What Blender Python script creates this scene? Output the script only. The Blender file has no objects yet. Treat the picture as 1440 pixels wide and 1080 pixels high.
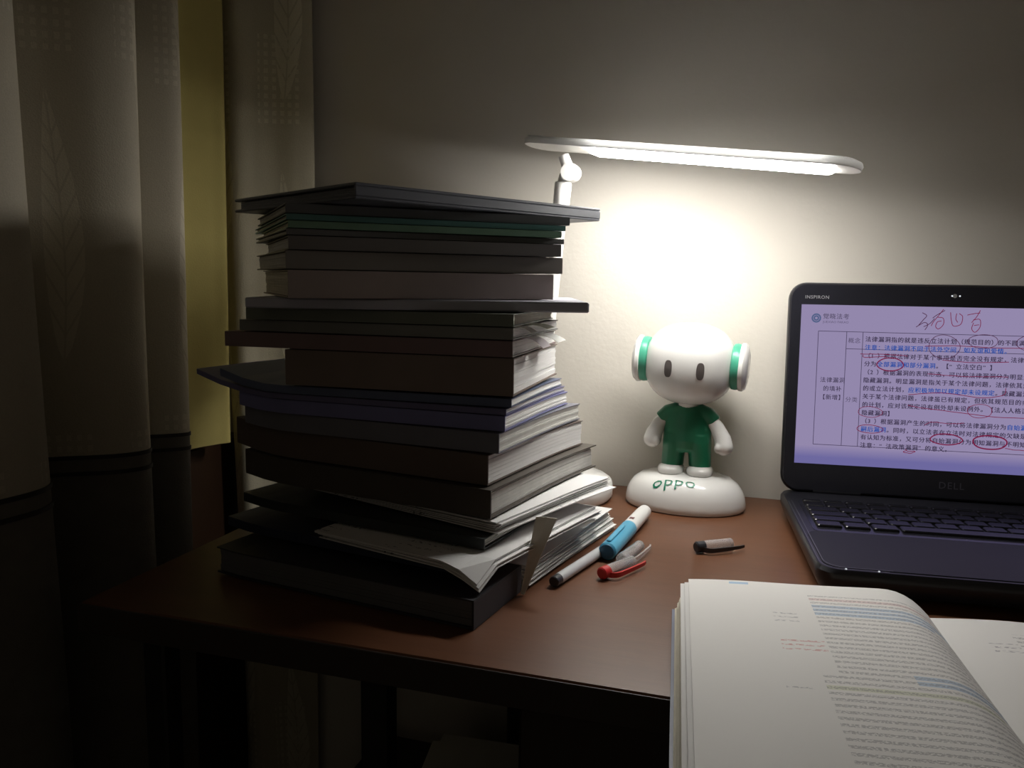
import bpy, bmesh, math, random
from mathutils import Vector, Matrix
from mathutils import noise as mnoise

C = bpy.context.scene.collection
S = bpy.context.scene
R = math.radians
random.seed(7)

# ------------------------------------------------------------------ camera, world, exposure
CAM_POS = (0.0, -1.0, 1.006)
cd = bpy.data.cameras.new('camera')
cd.sensor_fit = 'HORIZONTAL'
cd.sensor_width = 36.0
cd.lens = 36.0 * 1130.0 / 1440.0
cd.clip_start = 0.02
cam = bpy.data.objects.new('camera', cd)
C.objects.link(cam)
_yaw, _pitch, _roll = R(17), math.atan(145 / 1130.0), R(0.9)
cam.matrix_world = (Matrix.Translation(CAM_POS) @ Matrix.Rotation(_yaw, 4, 'Z')
                    @ Matrix.Rotation(R(90) - _pitch, 4, 'X') @ Matrix.Rotation(_roll, 4, 'Z'))
S.camera = cam

w = bpy.data.worlds.new('room_air')
S.world = w
w.use_nodes = True
w.node_tree.nodes['Background'].inputs[0].default_value = (1.0, 0.86, 0.66, 1)
w.node_tree.nodes['Background'].inputs[1].default_value = 0.060

LED_STRENGTH = 44.0
CHIP_STRENGTH = 260.0
SCREEN_STRENGTH = 0.325
S.view_settings.view_transform = 'Standard'
S.view_settings.look = 'None'
S.view_settings.exposure = 0.0
S.view_settings.gamma = 1.0
S.view_settings.use_curve_mapping = False

# ------------------------------------------------------------------ materials
class NT:
    """tiny helper for node expressions"""
    def __init__(self, m):
        self.t = m.node_tree
        self.n = self.t.nodes
        self.l = self.t.links
    def node(self, typ, **kw):
        n = self.n.new(typ)
        for k, v in kw.items():
            setattr(n, k, v)
        return n
    def put(self, sock, v):
        if isinstance(v, (int, float)):
            sock.default_value = v
        elif isinstance(v, (tuple, list)):
            sock.default_value = tuple(v) if len(v) == len(sock.default_value) else tuple(v) + (1,)
        else:
            self.l.new(v, sock)
    def m(self, op, a, b=0.0, c=0.0):
        n = self.node('ShaderNodeMath', operation=op)
        for i, v in enumerate((a, b, c)):
            self.put(n.inputs[i], v)
        return n.outputs[0]
    def mix(self, f, a, b):
        n = self.node('ShaderNodeMix', data_type='RGBA')
        self.put(n.inputs[0], f)
        self.put(n.inputs[6], a)
        self.put(n.inputs[7], b)
        return n.outputs[2]
    def noise(self, vec, scale, detail=3.0, rough=0.5, dims='3D'):
        n = self.node('ShaderNodeTexNoise', noise_dimensions=dims)
        if vec is not None:
            self.l.new(vec, n.inputs['Vector'])
        n.inputs['Scale'].default_value = scale
        n.inputs['Detail'].default_value = detail
        n.inputs['Roughness'].default_value = rough
        return n.outputs[0]
    def between(self, x, a, b):
        return self.m('MULTIPLY', self.m('GREATER_THAN', x, a), self.m('LESS_THAN', x, b))

MATS = {}
def mat(name, col, rough=0.6, spec=0.5, var=0.12, scale=40.0, bump=0.0, bscale=200.0, metal=0.0, coat=0.0, sheen=0.0):
    if name in MATS:
        return MATS[name]
    m = bpy.data.materials.new(name)
    m.use_nodes = True
    t = NT(m)
    b = t.n['Principled BSDF']
    tc = t.node('ShaderNodeTexCoord').outputs['Object']
    f = t.noise(tc, scale)
    dark = tuple(c * (1 - var) for c in col) + (1,)
    lite = tuple(min(1, c * (1 + var)) for c in col) + (1,)
    t.l.new(t.mix(f, dark, lite), b.inputs['Base Color'])
    b.inputs['Roughness'].default_value = rough
    b.inputs['Specular IOR Level'].default_value = spec
    b.inputs['Metallic'].default_value = metal
    b.inputs['Coat Weight'].default_value = coat
    b.inputs['Coat Roughness'].default_value = 0.12
    b.inputs['Sheen Weight'].default_value = sheen
    if bump > 0:
        bn = t.node('ShaderNodeBump')
        bn.inputs['Strength'].default_value = bump
        bn.inputs['Distance'].default_value = 0.002
        t.l.new(t.noise(tc, bscale, 4), bn.inputs['Height'])
        t.l.new(bn.outputs[0], b.inputs['Normal'])
    MATS[name] = m
    return m

def emit(name, col, strength):
    m = bpy.data.materials.new(name)
    m.use_nodes = True
    t = NT(m)
    t.n.remove(t.n['Principled BSDF'])
    e = t.node('ShaderNodeEmission')
    e.inputs[0].default_value = col + (1,)
    e.inputs[1].default_value = strength
    t.l.new(e.outputs[0], t.n['Material Output'].inputs[0])
    MATS[name] = m
    return m

def uv_socket(t):
    return t.node('ShaderNodeUVMap', uv_map='uv').outputs[0]

# ------------------------------------------------------------------ mesh helpers
def mesh(name, verts, faces, m=None, uvs=None, smooth=False):
    me = bpy.data.meshes.new(name)
    me.from_pydata([tuple(v) for v in verts], [], faces)
    if uvs:
        l = me.uv_layers.new(name='uv')
        for lp in me.loops:
            l.data[lp.index].uv = uvs[lp.vertex_index]
    if m:
        me.materials.append(m)
    if smooth:
        for p in me.polygons:
            p.use_smooth = True
    me.update()
    return me

def obj(name, me, parent=None, label=None):
    o = bpy.data.objects.new(name, me)
    C.objects.link(o)
    if parent:
        o.parent = parent
    if label:
        o['label'] = label
    return o

def part(name, vf, m, parent, smooth=False, label=None, uvs=None, stuff=False):
    o = obj(name, mesh(name, vf[0], vf[1], m, uvs, smooth), parent, label)
    if smooth:
        mk = o.modifiers.new('edges', 'EDGE_SPLIT')
        mk.split_angle = R(40)
    if stuff:
        o['kind'] = 'stuff'
    return o

def thing(name, label, cat, loc, rot=0.0, group=None):
    o = bpy.data.objects.new(name, None)
    C.objects.link(o)
    o.empty_display_size = 0.02
    o.location = loc
    o.rotation_euler = (0, 0, R(rot))
    o['label'] = label
    o['category'] = cat
    if group:
        o['group'] = group
    return o

def structure(name, vf, m):
    o = obj(name, mesh(name, vf[0], vf[1], m))
    o['kind'] = 'structure'
    return o

class Acc:
    """collects pieces of one part"""
    def __init__(self):
        self.v, self.f = [], []
    def add(self, vf, M=None):
        o = len(self.v)
        self.v += [M @ Vector(p) for p in vf[0]] if M else [Vector(p) for p in vf[0]]
        self.f += [tuple(i + o for i in q) for q in vf[1]]
        return self
    @property
    def vf(self):
        return self.v, self.f

def box(x0, x1, y0, y1, z0, z1):
    v = [(x, y, z) for z in (z0, z1) for y in (y0, y1) for x in (x0, x1)]
    f = [(0, 2, 3, 1), (4, 5, 7, 6), (0, 1, 5, 4), (1, 3, 7, 5), (3, 2, 6, 7), (2, 0, 4, 6)]
    return v, f

def bevel_box(x0, x1, y0, y1, z0, z1, r=0.003, seg=2):
    bm = bmesh.new()
    v, f = box(x0, x1, y0, y1, z0, z1)
    vs = [bm.verts.new(p) for p in v]
    for q in f:
        bm.faces.new([vs[i] for i in q])
    bmesh.ops.bevel(bm, geom=bm.edges[:] + bm.verts[:], offset=r, segments=seg, affect='EDGES', profile=0.5)
    out = ([v.co.copy() for v in bm.verts], [tuple(v.index for v in f.verts) for f in bm.faces])
    bm.free()
    return out

def slab(x0, x1, y0, y1, z0, z1, nx=1, ny=1, fn=None):
    """a subdivided slab; fn(x,y,z) -> displaced point"""
    v, f = [], []
    for k, z in enumerate((z0, z1)):
        for j in range(ny + 1):
            for i in range(nx + 1):
                v.append((x0 + (x1 - x0) * i / nx, y0 + (y1 - y0) * j / ny, z))
    n = (nx + 1) * (ny + 1)
    id_ = lambda i, j, k: k * n + j * (nx + 1) + i
    for j in range(ny):
        for i in range(nx):
            f.append((id_(i, j, 0), id_(i, j + 1, 0), id_(i + 1, j + 1, 0), id_(i + 1, j, 0)))
            f.append((id_(i, j, 1), id_(i + 1, j, 1), id_(i + 1, j + 1, 1), id_(i, j + 1, 1)))
    for i in range(nx):
        f.append((id_(i, 0, 0), id_(i + 1, 0, 0), id_(i + 1, 0, 1), id_(i, 0, 1)))
        f.append((id_(i + 1, ny, 0), id_(i, ny, 0), id_(i, ny, 1), id_(i + 1, ny, 1)))
    for j in range(ny):
        f.append((id_(0, j + 1, 0), id_(0, j, 0), id_(0, j, 1), id_(0, j + 1, 1)))
        f.append((id_(nx, j, 0), id_(nx, j + 1, 0), id_(nx, j + 1, 1), id_(nx, j, 1)))
    if fn:
        v = [fn(*p) for p in v]
    return v, f

def prism(outline, z0, z1):
    n = len(outline)
    v = [(x, y, z0) for x, y in outline] + [(x, y, z1) for x, y in outline]
    f = [tuple(range(n - 1, -1, -1)), tuple(range(n, 2 * n))]
    f += [(i, (i + 1) % n, n + (i + 1) % n, n + i) for i in range(n)]
    return v, f

def round_rect(x0, x1, y0, y1, r, seg=6):
    out = []
    for cx, cy, a in ((x1 - r, y0 + r, -90), (x1 - r, y1 - r, 0), (x0 + r, y1 - r, 90), (x0 + r, y0 + r, 180)):
        for k in range(seg + 1):
            t = R(a + 90 * k / seg)
            out.append((cx + r * math.cos(t), cy + r * math.sin(t)))
    return out

def loft(rings, cap=True):
    n = len(rings[0])
    v = [p for r in rings for p in r]
    f = []
    for k in range(len(rings) - 1):
        for i in range(n):
            a, b = k * n + i, k * n + (i + 1) % n
            f.append((a, b, b + n, a + n))
    if cap:
        f.append(tuple(range(n - 1, -1, -1)))
        f.append(tuple(range((len(rings) - 1) * n, len(rings) * n)))
    return v, f

def lathe(profile, seg=28, sx=1.0, sy=1.0):
    """profile: (radius, z) pairs from bottom to top"""
    return loft([[(r * sx * math.cos(2 * math.pi * i / seg), r * sy * math.sin(2 * math.pi * i / seg), z)
                  for i in range(seg)] for r, z in profile])

def tube(pts, radii, seg=12):
    pts = [Vector(p) for p in pts]
    if isinstance(radii, (int, float)):
        radii = [radii] * len(pts)
    rings = []
    for i, p in enumerate(pts):
        d = (pts[min(i + 1, len(pts) - 1)] - pts[max(i - 1, 0)]).normalized()
        u = d.orthogonal().normalized() if i == 0 else (u - d * u.dot(d)).normalized()
        q = d.cross(u)
        rings.append([p + radii[i] * (u * math.cos(2 * math.pi * k / seg) + q * math.sin(2 * math.pi * k / seg)) for k in range(seg)])
    return loft(rings)

def ribbon(pts, width, normal, lift=0.0):
    """flat stroke lying in a plane"""
    pts = [Vector(p) for p in pts]
    nrm = Vector(normal).normalized()
    v, f = [], []
    for i, p in enumerate(pts):
        d = (pts[min(i + 1, len(pts) - 1)] - pts[max(i - 1, 0)])
        s = d.cross(nrm).normalized() * width / 2
        v += [p - s + nrm * lift, p + s + nrm * lift]
    for i in range(len(pts) - 1):
        f.append((2 * i, 2 * i + 1, 2 * i + 3, 2 * i + 2))
    return v, f

def ellipsoid(c, r, seg=24, rings=14, power=1.0):
    v, f = [], []
    sgn = lambda x, p: math.copysign(abs(x) ** p, x)
    for j in range(1, rings):
        ph = math.pi * j / rings
        for i in range(seg):
            th = 2 * math.pi * i / seg
            v.append((c[0] + r[0] * sgn(math.sin(ph), power) * sgn(math.cos(th), power),
                      c[1] + r[1] * sgn(math.sin(ph), power) * sgn(math.sin(th), power),
                      c[2] - r[2] * sgn(math.cos(ph), power)))
    b = len(v)
    v += [(c[0], c[1], c[2] - r[2]), (c[0], c[1], c[2] + r[2])]
    for j in range(rings - 2):
        for i in range(seg):
            f.append((j * seg + i, j * seg + (i + 1) % seg, (j + 1) * seg + (i + 1) % seg, (j + 1) * seg + i))
    for i in range(seg):
        f.append((b, (i + 1) % seg, i))
        f.append((b + 1, (rings - 2) * seg + i, (rings - 2) * seg + (i + 1) % seg))
    return v, f

def fuse(acc, voxel, smooth=6):
    """one continuous skin from overlapping volumes"""
    me = mesh('fuse', acc.v, acc.f)
    o = bpy.data.objects.new('fuse', me)
    C.objects.link(o)
    r = o.modifiers.new('r', 'REMESH')
    r.mode = 'VOXEL'
    r.voxel_size = voxel
    sm = o.modifiers.new('s', 'SMOOTH')
    sm.iterations = smooth
    sm.factor = 0.5
    dg = bpy.context.evaluated_depsgraph_get()
    dg.update()
    e = o.evaluated_get(dg).to_mesh()
    out = ([v.co.copy() for v in e.vertices], [tuple(p.vertices) for p in e.polygons])
    bpy.data.objects.remove(o)
    return out

def text_vf(body, size, bold=0.0, spacing=1.0, align='LEFT'):
    cu = bpy.data.curves.new('t', 'FONT')
    cu.body = body
    cu.size = 1.0
    cu.offset = bold
    cu.space_character = spacing
    cu.align_x = align
    cu.resolution_u = 2
    o = bpy.data.objects.new('t', cu)
    C.objects.link(o)
    dg = bpy.context.evaluated_depsgraph_get()
    dg.update()
    e = o.evaluated_get(dg).to_mesh()
    out = ([v.co * size for v in e.vertices], [tuple(p.vertices) for p in e.polygons])
    bpy.data.objects.remove(o)
    return out

# ------------------------------------------------------------------ room
wall_m = mat('wall_paint', (0.72, 0.68, 0.61), 0.85, 0.25, 0.03, 3.0, 0.15, 160)
floor_m = mat('floor_boards', (0.10, 0.07, 0.05), 0.5, 0.4, 0.3, 6.0)
ceil_m = mat('ceiling_paint', (0.70, 0.68, 0.64), 0.9, 0.2, 0.03, 3.0)
structure('wall_back', box(-0.80, 2.2, 0.0, 0.08, 0.0, 2.6), wall_m)
structure('wall_left', box(-0.88, -0.80, -2.6, 0.08, 0.0, 2.6), wall_m)
structure('wall_right', box(2.2, 2.28, -2.6, 0.08, 0.0, 2.6), wall_m)
structure('floor', box(-0.88, 2.28, -2.6, 0.08, -0.05, 0.0), floor_m)
structure('ceiling', box(-0.88, 2.28, -2.6, 0.08, 2.6, 2.65), ceil_m)
structure('baseboard_back', bevel_box(-0.80, 2.2, -0.012, -0.0005, 0.0, 0.08, 0.003, 1), mat('baseboard_paint', (0.35, 0.30, 0.25), 0.5))

structure('trim_1', bevel_box(-0.7995, -0.705, -2.59, -0.001, 0.0, 0.778, 0.002, 1), mat('ledge_wood', (0.035, 0.016, 0.007), 0.5, 0.4, 0.25, 12))

# ------------------------------------------------------------------ curtains
def curtain_material(name, base, lite):
    m = bpy.data.materials.new(name)
    m.use_nodes = True
    t = NT(m)
    b = t.n['Principled BSDF']
    uv = uv_socket(t)
    sp = t.node('ShaderNodeSeparateXYZ')
    t.l.new(uv, sp.inputs[0])
    u, v = sp.outputs[0], sp.outputs[1]
    # woven leaf motif: one tall leaf with a midrib and side veins in every repeat
    pu, pv = 0.085, 0.34
    cell = t.m('FLOOR', t.m('DIVIDE', u, pu))
    fu = t.m('MULTIPLY', t.m('SUBTRACT', t.m('FRACT', t.m('DIVIDE', u, pu)), 0.5), pu)
    vv = t.m('ADD', v, t.m('MULTIPLY', cell, 0.13))
    fv = t.m('FRACT', t.m('DIVIDE', vv, pv))
    bend_ = t.m('MULTIPLY', t.m('SINE', t.m('MULTIPLY', fv, 5.0)), 0.006)
    x = t.m('SUBTRACT', fu, bend_)
    half = t.m('MULTIPLY', t.m('SINE', t.m('MULTIPLY', t.m('POWER', fv, 0.8), math.pi * 1.25)), 0.017)
    ax = t.m('ABSOLUTE', x)
    leaf = t.m('LESS_THAN', ax, half)
    rib = t.m('LESS_THAN', ax, 0.0009)
    vein = t.m('LESS_THAN', t.m('FRACT', t.m('SUBTRACT', t.m('MULTIPLY', fv, 13.0), t.m('MULTIPLY', ax, 75.0))), 0.16)
    lines = t.m('MAXIMUM', rib, vein)
    leaf2 = t.m('MULTIPLY', leaf, t.m('SUBTRACT', 1.0, t.m('MULTIPLY', lines, 0.8)))
    # open work grid between the leaves high up
    dots = t.m('MULTIPLY', t.m('GREATER_THAN', t.m('FRACT', t.m('MULTIPLY', u, 110.0)), 0.5),
               t.m('GREATER_THAN', t.m('FRACT', t.m('MULTIPLY', v, 95.0)), 0.45))
    patch = t.m('MULTIPLY', t.between(t.m('FRACT', t.m('DIVIDE', v, 0.46)), 0.62, 0.86),
                t.between(t.m('FRACT', t.m('DIVIDE', u, 0.085)), 0.15, 0.75))
    grid = t.m('MULTIPLY', dots, patch)
    f = t.m('MINIMUM', t.m('ADD', leaf2, t.m('MULTIPLY', grid, 0.7)), 1.0)
    weave = t.noise(t.node('ShaderNodeTexCoord').outputs['Object'], 700, 2)
    col = t.mix(f, base, lite)
    t.l.new(t.mix(t.m('MULTIPLY', weave, 0.25), col, (0.05, 0.045, 0.035, 1)), b.inputs['Base Color'])
    b.inputs['Roughness'].default_value = 0.75
    b.inputs['Specular IOR Level'].default_value = 0.25
    bn = t.node('ShaderNodeBump')
    bn.inputs['Strength'].default_value = 0.35
    bn.inputs['Distance'].default_value = 0.0015
    t.l.new(t.m('ADD', f, t.m('MULTIPLY', weave, 0.5)), bn.inputs['Height'])
    t.l.new(bn.outputs[0], b.inputs['Normal'])
    return m

def smooth_path(pts, n=10):
    """Catmull-Rom through plan points"""
    P = [Vector((p[0], p[1], 0)) for p in pts]
    P = [2 * P[0] - P[1]] + P + [2 * P[-1] - P[-2]]
    out = []
    for i in range(1, len(P) - 2):
        for k in range(n):
            s = k / n
            a, b, c, d = P[i - 1], P[i], P[i + 1], P[i + 2]
            out.append(0.5 * ((2 * b) + (-a + c) * s + (2 * a - 5 * b + 4 * c - d) * s * s + (-a + 3 * b - 3 * c + d) * s ** 3))
    out.append(P[-2])
    return out

def cloth_strip(path, zs, sway, thick, z_ref=1.0, off=0.0):
    """a hanging cloth along a plan path, with thickness; returns verts, faces, uvs"""
    n, k = len(path), len(zs)
    nor = []
    for i in range(n):
        d = (path[min(i + 1, n - 1)] - path[max(i - 1, 0)]).normalized()
        nor.append(Vector((-d.y, d.x, 0)))
    arc = [0.0]
    for i in range(1, n):
        arc.append(arc[-1] + (path[i] - path[i - 1]).length)
    v, uv, f = [], [], []
    for side in (0, 1):
        for j, z in enumerate(zs):
            for i, p in enumerate(path):
                s = sway(i / (n - 1), z)
                q = p + nor[i] * (off + (thick if side else 0.0))
                v.append((q.x + s[0], q.y + s[1], z))
                uv.append((arc[i], z))
    N = n * k
    for j in range(k - 1):
        for i in range(n - 1):
            a = j * n + i
            f.append((a, a + n, a + n + 1, a + 1))
            f.append((N + a, N + a + 1, N + a + n + 1, N + a + n))
    for j in range(k - 1):
        for i in (0, n - 1):
            a = j * n + i
            q = (a, N + a, N + a + n, a + n)
            f.append(q if i == 0 else q[::-1])
    for i in range(n - 1):
        for j in (0, k - 1):
            a = j * n + i
            q = (a, a + 1, N + a + 1, N + a)
            f.append(q if j == 0 else q[::-1])
    return v, f, uv

drape_m = curtain_material('drape_jacquard', (0.56, 0.505, 0.395, 1), (0.69, 0.63, 0.50, 1))
drape_lit = curtain_material('drape_jacquard_lit', (0.60, 0.55, 0.41, 1), (0.78, 0.73, 0.57, 1))  # same cloth as drape_m, coloured paler to imitate lamp light on it
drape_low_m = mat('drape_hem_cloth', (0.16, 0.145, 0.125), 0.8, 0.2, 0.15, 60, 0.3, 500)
trim_m = mat('drape_ribbon', (0.025, 0.022, 0.02), 0.5, 0.4)
lining_m = mat('drape_lining', (0.52, 0.44, 0.16), 0.8, 0.2, 0.08, 30, 0.2, 600)
ZS = [0.03 + 2.45 * i / 48 for i in range(49)]

def curtain(label, pts, mat_, ribbon_z=None, zs=ZS, n=12):
    path = smooth_path(pts, n)
    root = thing('curtain', label, 'curtain', (0, 0, 0))
    sway = lambda s, z: (0.006 * math.sin(3.1 * z + 5 * s), 0.008 * math.sin(2.3 * z + 3 * s))
    if ribbon_z:
        up = [ribbon_z + (2.48 - ribbon_z) * i / 40 for i in range(41)]
        lo = [0.03 + (ribbon_z - 0.03) * i / 16 for i in range(17)]
        v, f, uv = cloth_strip(path, up, sway, 0.0016)
        part('upper_cloth', (v, f), mat_, root, True, uvs=uv)
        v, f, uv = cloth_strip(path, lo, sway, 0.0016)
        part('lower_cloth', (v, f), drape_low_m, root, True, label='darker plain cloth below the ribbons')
        for dz in (0.0, 0.016):
            v, f, uv = cloth_strip(path, [ribbon_z - dz - 0.004, ribbon_z - dz], sway, 0.0040, off=-0.0012)
            part('ribbon', (v, f), trim_m, root, True, label='thin dark ribbon sewn across the cloth')
    else:
        v, f, uv = cloth_strip(path, zs, sway, 0.0016)
        part('cloth', (v, f), mat_, root, True, uvs=uv)
    rod_y = [p[1] for p in pts]
    hd = Acc()
    for p in path[::6]:
        hd.add(box(p.x - 0.008, p.x + 0.008, p.y - 0.008, p.y + 0.008, 2.47, 2.50))
    part('heading_hook', hd.vf, trim_m, root)['kind'] = 'stuff'
    return root

curtain('cream patterned curtain in three deep folds nearest the camera, dark ribbons across it',
        [(-0.70, -0.80), (-0.60, -0.72), (-0.575, -0.64), (-0.555, -0.555), (-0.552, -0.50), (-0.585, -0.470), (-0.655, -0.455), (-0.660, -0.435),
         (-0.630, -0.405), (-0.590, -0.375), (-0.577, -0.345), (-0.600, -0.322), (-0.655, -0.312), (-0.655, -0.295),
         (-0.632, -0.278), (-0.612, -0.258), (-0.610, -0.246), (-0.622, -0.244), (-0.640, -0.254), (-0.655, -0.268)],
        drape_m, 0.832)
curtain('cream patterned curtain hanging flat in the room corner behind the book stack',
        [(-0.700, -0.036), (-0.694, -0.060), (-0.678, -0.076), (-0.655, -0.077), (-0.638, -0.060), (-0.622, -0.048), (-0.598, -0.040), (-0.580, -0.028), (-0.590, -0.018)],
        drape_lit)
curtain('plain olive yellow lining curtain showing between the two patterned curtains',
        [(-0.765, -0.66), (-0.748, -0.55), (-0.762, -0.46), (-0.752, -0.38), (-0.742, -0.315), (-0.700, -0.275), (-0.672, -0.245), (-0.663, -0.205), (-0.668, -0.165), (-0.660, -0.130), (-0.654, -0.112), (-0.668, -0.101), (-0.702, -0.098), (-0.740, -0.085), (-0.745, -0.02)],
        lining_m, zs=[0.790 + 1.69 * i / 32 for i in range(33)])

# ------------------------------------------------------------------ desk
DZ = 0.75
def wood_material():
    m = bpy.data.materials.new('desk_wood')
    m.use_nodes = True
    t = NT(m)
    b = t.n['Principled BSDF']
    tc = t.node('ShaderNodeTexCoord').outputs['Object']
    mp = t.node('ShaderNodeMapping')
    mp.inputs['Scale'].default_value = (1.5, 14, 14)
    t.l.new(tc, mp.inputs[0])
    g = t.noise(mp.outputs[0], 3.0, 6, 0.6)
    fine = t.noise(mp.outputs[0], 22.0, 4, 0.6)
    f = t.m('ADD', t.m('MULTIPLY', g, 0.7), t.m('MULTIPLY', fine, 0.3))
    t.l.new(t.mix(f, (0.085, 0.030, 0.012, 1), (0.19, 0.080, 0.038, 1)), b.inputs['Base Color'])
    b.inputs['Roughness'].default_value = 0.38
    b.inputs['Specular IOR Level'].default_value = 0.55
    bn = t.node('ShaderNodeBump')
    bn.inputs['Strength'].default_value = 0.05
    bn.inputs['Distance'].default_value = 0.001
    t.l.new(fine, bn.inputs['Height'])
    t.l.new(bn.outputs[0], b.inputs['Normal'])
    return m
wood_m = wood_material()
dark_wood = mat('desk_dark_board', (0.045, 0.035, 0.03), 0.45, 0.4, 0.2, 20)
dark_metal = mat('desk_dark_metal', (0.02, 0.02, 0.02), 0.4, 0.5)
desk = thing('desk', 'brown wooden desk with a dark edge under the book stack and laptop', 'desk', (0.4, -0.27, 0))
def dpart(name, vf, m, **k):
    a = Acc().add(vf, Matrix.Translation((-0.4, 0.27, 0)))
    return part(name, a.vf, m, desk, **k)
dpart('desk_top', bevel_box(-0.50, 1.35, -0.5195, -0.004, DZ - 0.022, DZ, 0.0015, 1), wood_m)
dpart('edge_band', bevel_box(-0.502, 1.352, -0.5215, -0.5196, DZ - 0.024, DZ - 0.0008, 0.0006, 1), dark_wood, label='dark edge band along the front')
dpart('leg', bevel_box(-0.283, -0.261, -0.468, -0.446, 0.0, DZ - 0.022, 0.002, 1), dark_metal)
dpart('leg', bevel_box(-0.283, -0.261, -0.075, -0.053, 0.0, DZ - 0.022, 0.002, 1), dark_metal)
dpart('leg', bevel_box(-0.490, -0.468, -0.075, -0.053, 0.0, DZ - 0.022, 0.002, 1), dark_metal)
dpart('leg', bevel_box(-0.490, -0.468, -0.468, -0.446, 0.0, DZ - 0.022, 0.002, 1), dark_metal)
dpart('apron', bevel_box(-0.49, 1.34, -0.455, -0.440, DZ - 0.052, DZ - 0.022, 0.001, 1), dark_wood)
dpart('shelf', bevel_box(-0.480, -0.165, -0.42, -0.03, 0.352, 0.367, 0.0015, 1), dark_wood)
dpart('cabinet_body', bevel_box(-0.160, 0.30, -0.445, -0.03, 0.05, DZ - 0.022, 0.0015, 1), dark_wood)
for z0, z1 in ((0.505, 0.720), (0.285, 0.500), (0.065, 0.280)):
    d = dpart('drawer', bevel_box(-0.155, 0.295, -0.462, -0.4455, z0, z1, 0.002, 1), dark_wood)
    a = Acc().add(bevel_box(0.02, 0.12, -0.478, -0.462, (z0 + z1) / 2 - 0.006, (z0 + z1) / 2 + 0.006, 0.003, 2), Matrix.Translation((-0.4, 0.27, 0)))
    h = part('handle', a.vf, dark_metal, d)
dpart('side_panel', bevel_box(1.32, 1.34, -0.46, -0.03, 0.0, DZ - 0.022, 0.0015, 1), dark_wood)

# ------------------------------------------------------------------ paper, books
paper_m = mat('paper', (0.80, 0.79, 0.77), 0.8, 0.2, 0.03, 30)
cream_m = mat('page_edges_cream', (0.70, 0.66, 0.55), 0.85, 0.2, 0.12, 90)
grey_page_m = mat('page_edges_grey', (0.62, 0.61, 0.57), 0.85, 0.2, 0.12, 90)

def note_material():
    m = bpy.data.materials.new('note_paper')
    m.use_nodes = True
    t = NT(m)
    b = t.n['Principled BSDF']
    tc = t.node('ShaderNodeTexCoord').outputs['Object']
    sp = t.node('ShaderNodeSeparateXYZ')
    t.l.new(tc, sp.inputs[0])
    row = t.m('FRACT', t.m('MULTIPLY', sp.outputs[1], 95.0))
    ink = t.m('MULTIPLY', t.between(row, 0.25, 0.62), t.m('GREATER_THAN', t.noise(tc, 330, 3), 0.56))
    ink = t.m('MULTIPLY', ink, t.m('GREATER_THAN', t.noise(tc, 14, 1), 0.56))
    t.l.new(t.mix(t.m('MULTIPLY', ink, 0.75), (0.80, 0.79, 0.78, 1), (0.12, 0.12, 0.17, 1)), b.inputs['Base Color'])
    b.inputs['Roughness'].default_value = 0.8
    return m
hand_m = note_material()

def ident(x, y, z):
    return Vector((x, y, z))

def left_curl(x0, amt, sgn=1):
    """raise what sticks out beyond x0 on the left (x0 negative)"""
    def fn(x, y, z):
        d = max(0.0, x0 - x)
        return Vector((x, y, z + sgn * amt * d * d))
    return fn

def book(label, corner, x, y, rot, W, L, z0, z1, cover, pages=cream_m, spine='front', cov=0.0012, inset=0.003,
         bend=ident, layers=7, name='book', cat='book', seed=0, nx=12, ny=8, over=0.0):
    """corner R: (x,y) is the near right corner; corner L: the near left one"""
    bend = world_bend(bend, x, y, rot)
    rnd = random.Random(seed + int(z0 * 10000))
    root = thing(name, label, cat, (x, y, z0), rot, 'books and papers in the tall stack')
    x0, x1 = (-W, 0.0) if corner == 'R' else (0.0, W)
    T = z1 - z0
    g = 0.0003
    pz0, pz1 = cov + g, T - cov - g
    ins = {'front': inset, 'left': inset, 'right': inset, 'back': inset}
    ins[spine] = cov + 0.0004
    acc = Acc()
    dz = (pz1 - pz0) / layers
    for k in range(layers):
        j = [rnd.uniform(-0.0006, 0.0006) for _ in range(4)]
        acc.add(slab(x0 + ins['left'] + j[0], x1 - ins['right'] + j[1], ins['front'] + (j[2] if spine != 'front' else 0), L - ins['back'] + j[3],
                     pz0 + dz * k, pz0 + dz * (k + 0.94), nx, ny, bend))
    pb = part('page_block', acc.vf, pages, root, stuff=True)
    part('front_cover', slab(x0, x1 + over, 0, L, T - cov, T - g, nx, ny, bend), cover, root)
    part('back_cover', slab(x0, x1 + over, 0, L, 0.0, cov, nx, ny, bend), cover, root)
    if spine == 'front':
        sp = slab(x0, x1, -0.0002, cov, cov, T - cov, nx, 1, bend)
    elif spine == 'right':
        sp = slab(x1 - cov, x1 + 0.0002, 0, L, cov, T - cov, 1, ny, bend)
    elif spine == 'left':
        sp = slab(x0 - 0.0002, x0 + cov, 0, L, cov, T - cov, 1, ny, bend)
    else:
        sp = slab(x0, x1, L - cov, L + 0.0002, cov, T - cov, nx, 1, bend)
    part('spine', sp, cover, root)
    return root

def world_bend(g, x, y, rot):
    """ends of flexible books rise past one common line at the left and sink past one at the back, so that they nest"""
    if not isinstance(g, tuple):
        return g
    k, b, drop, cr = g
    ca, sa = math.cos(R(rot)), math.sin(R(rot))
    def fn(px, py, pz):
        wx, wy = x + px * ca - py * sa, y + px * sa + py * ca
        d, e = max(0.0, -0.400 - wx), max(0.0, wy + 0.320)
        q = drop * max(0.0, 1 - math.hypot(px, py) / cr) ** 1.3 if drop else 0.0
        return Vector((px, py, pz + k * d * d - b * e * e - q))
    return fn

def cov_m(name, col, rough=0.45):
    return mat('cover_' + name, col, rough, 0.4, 0.15, 25)

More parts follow.
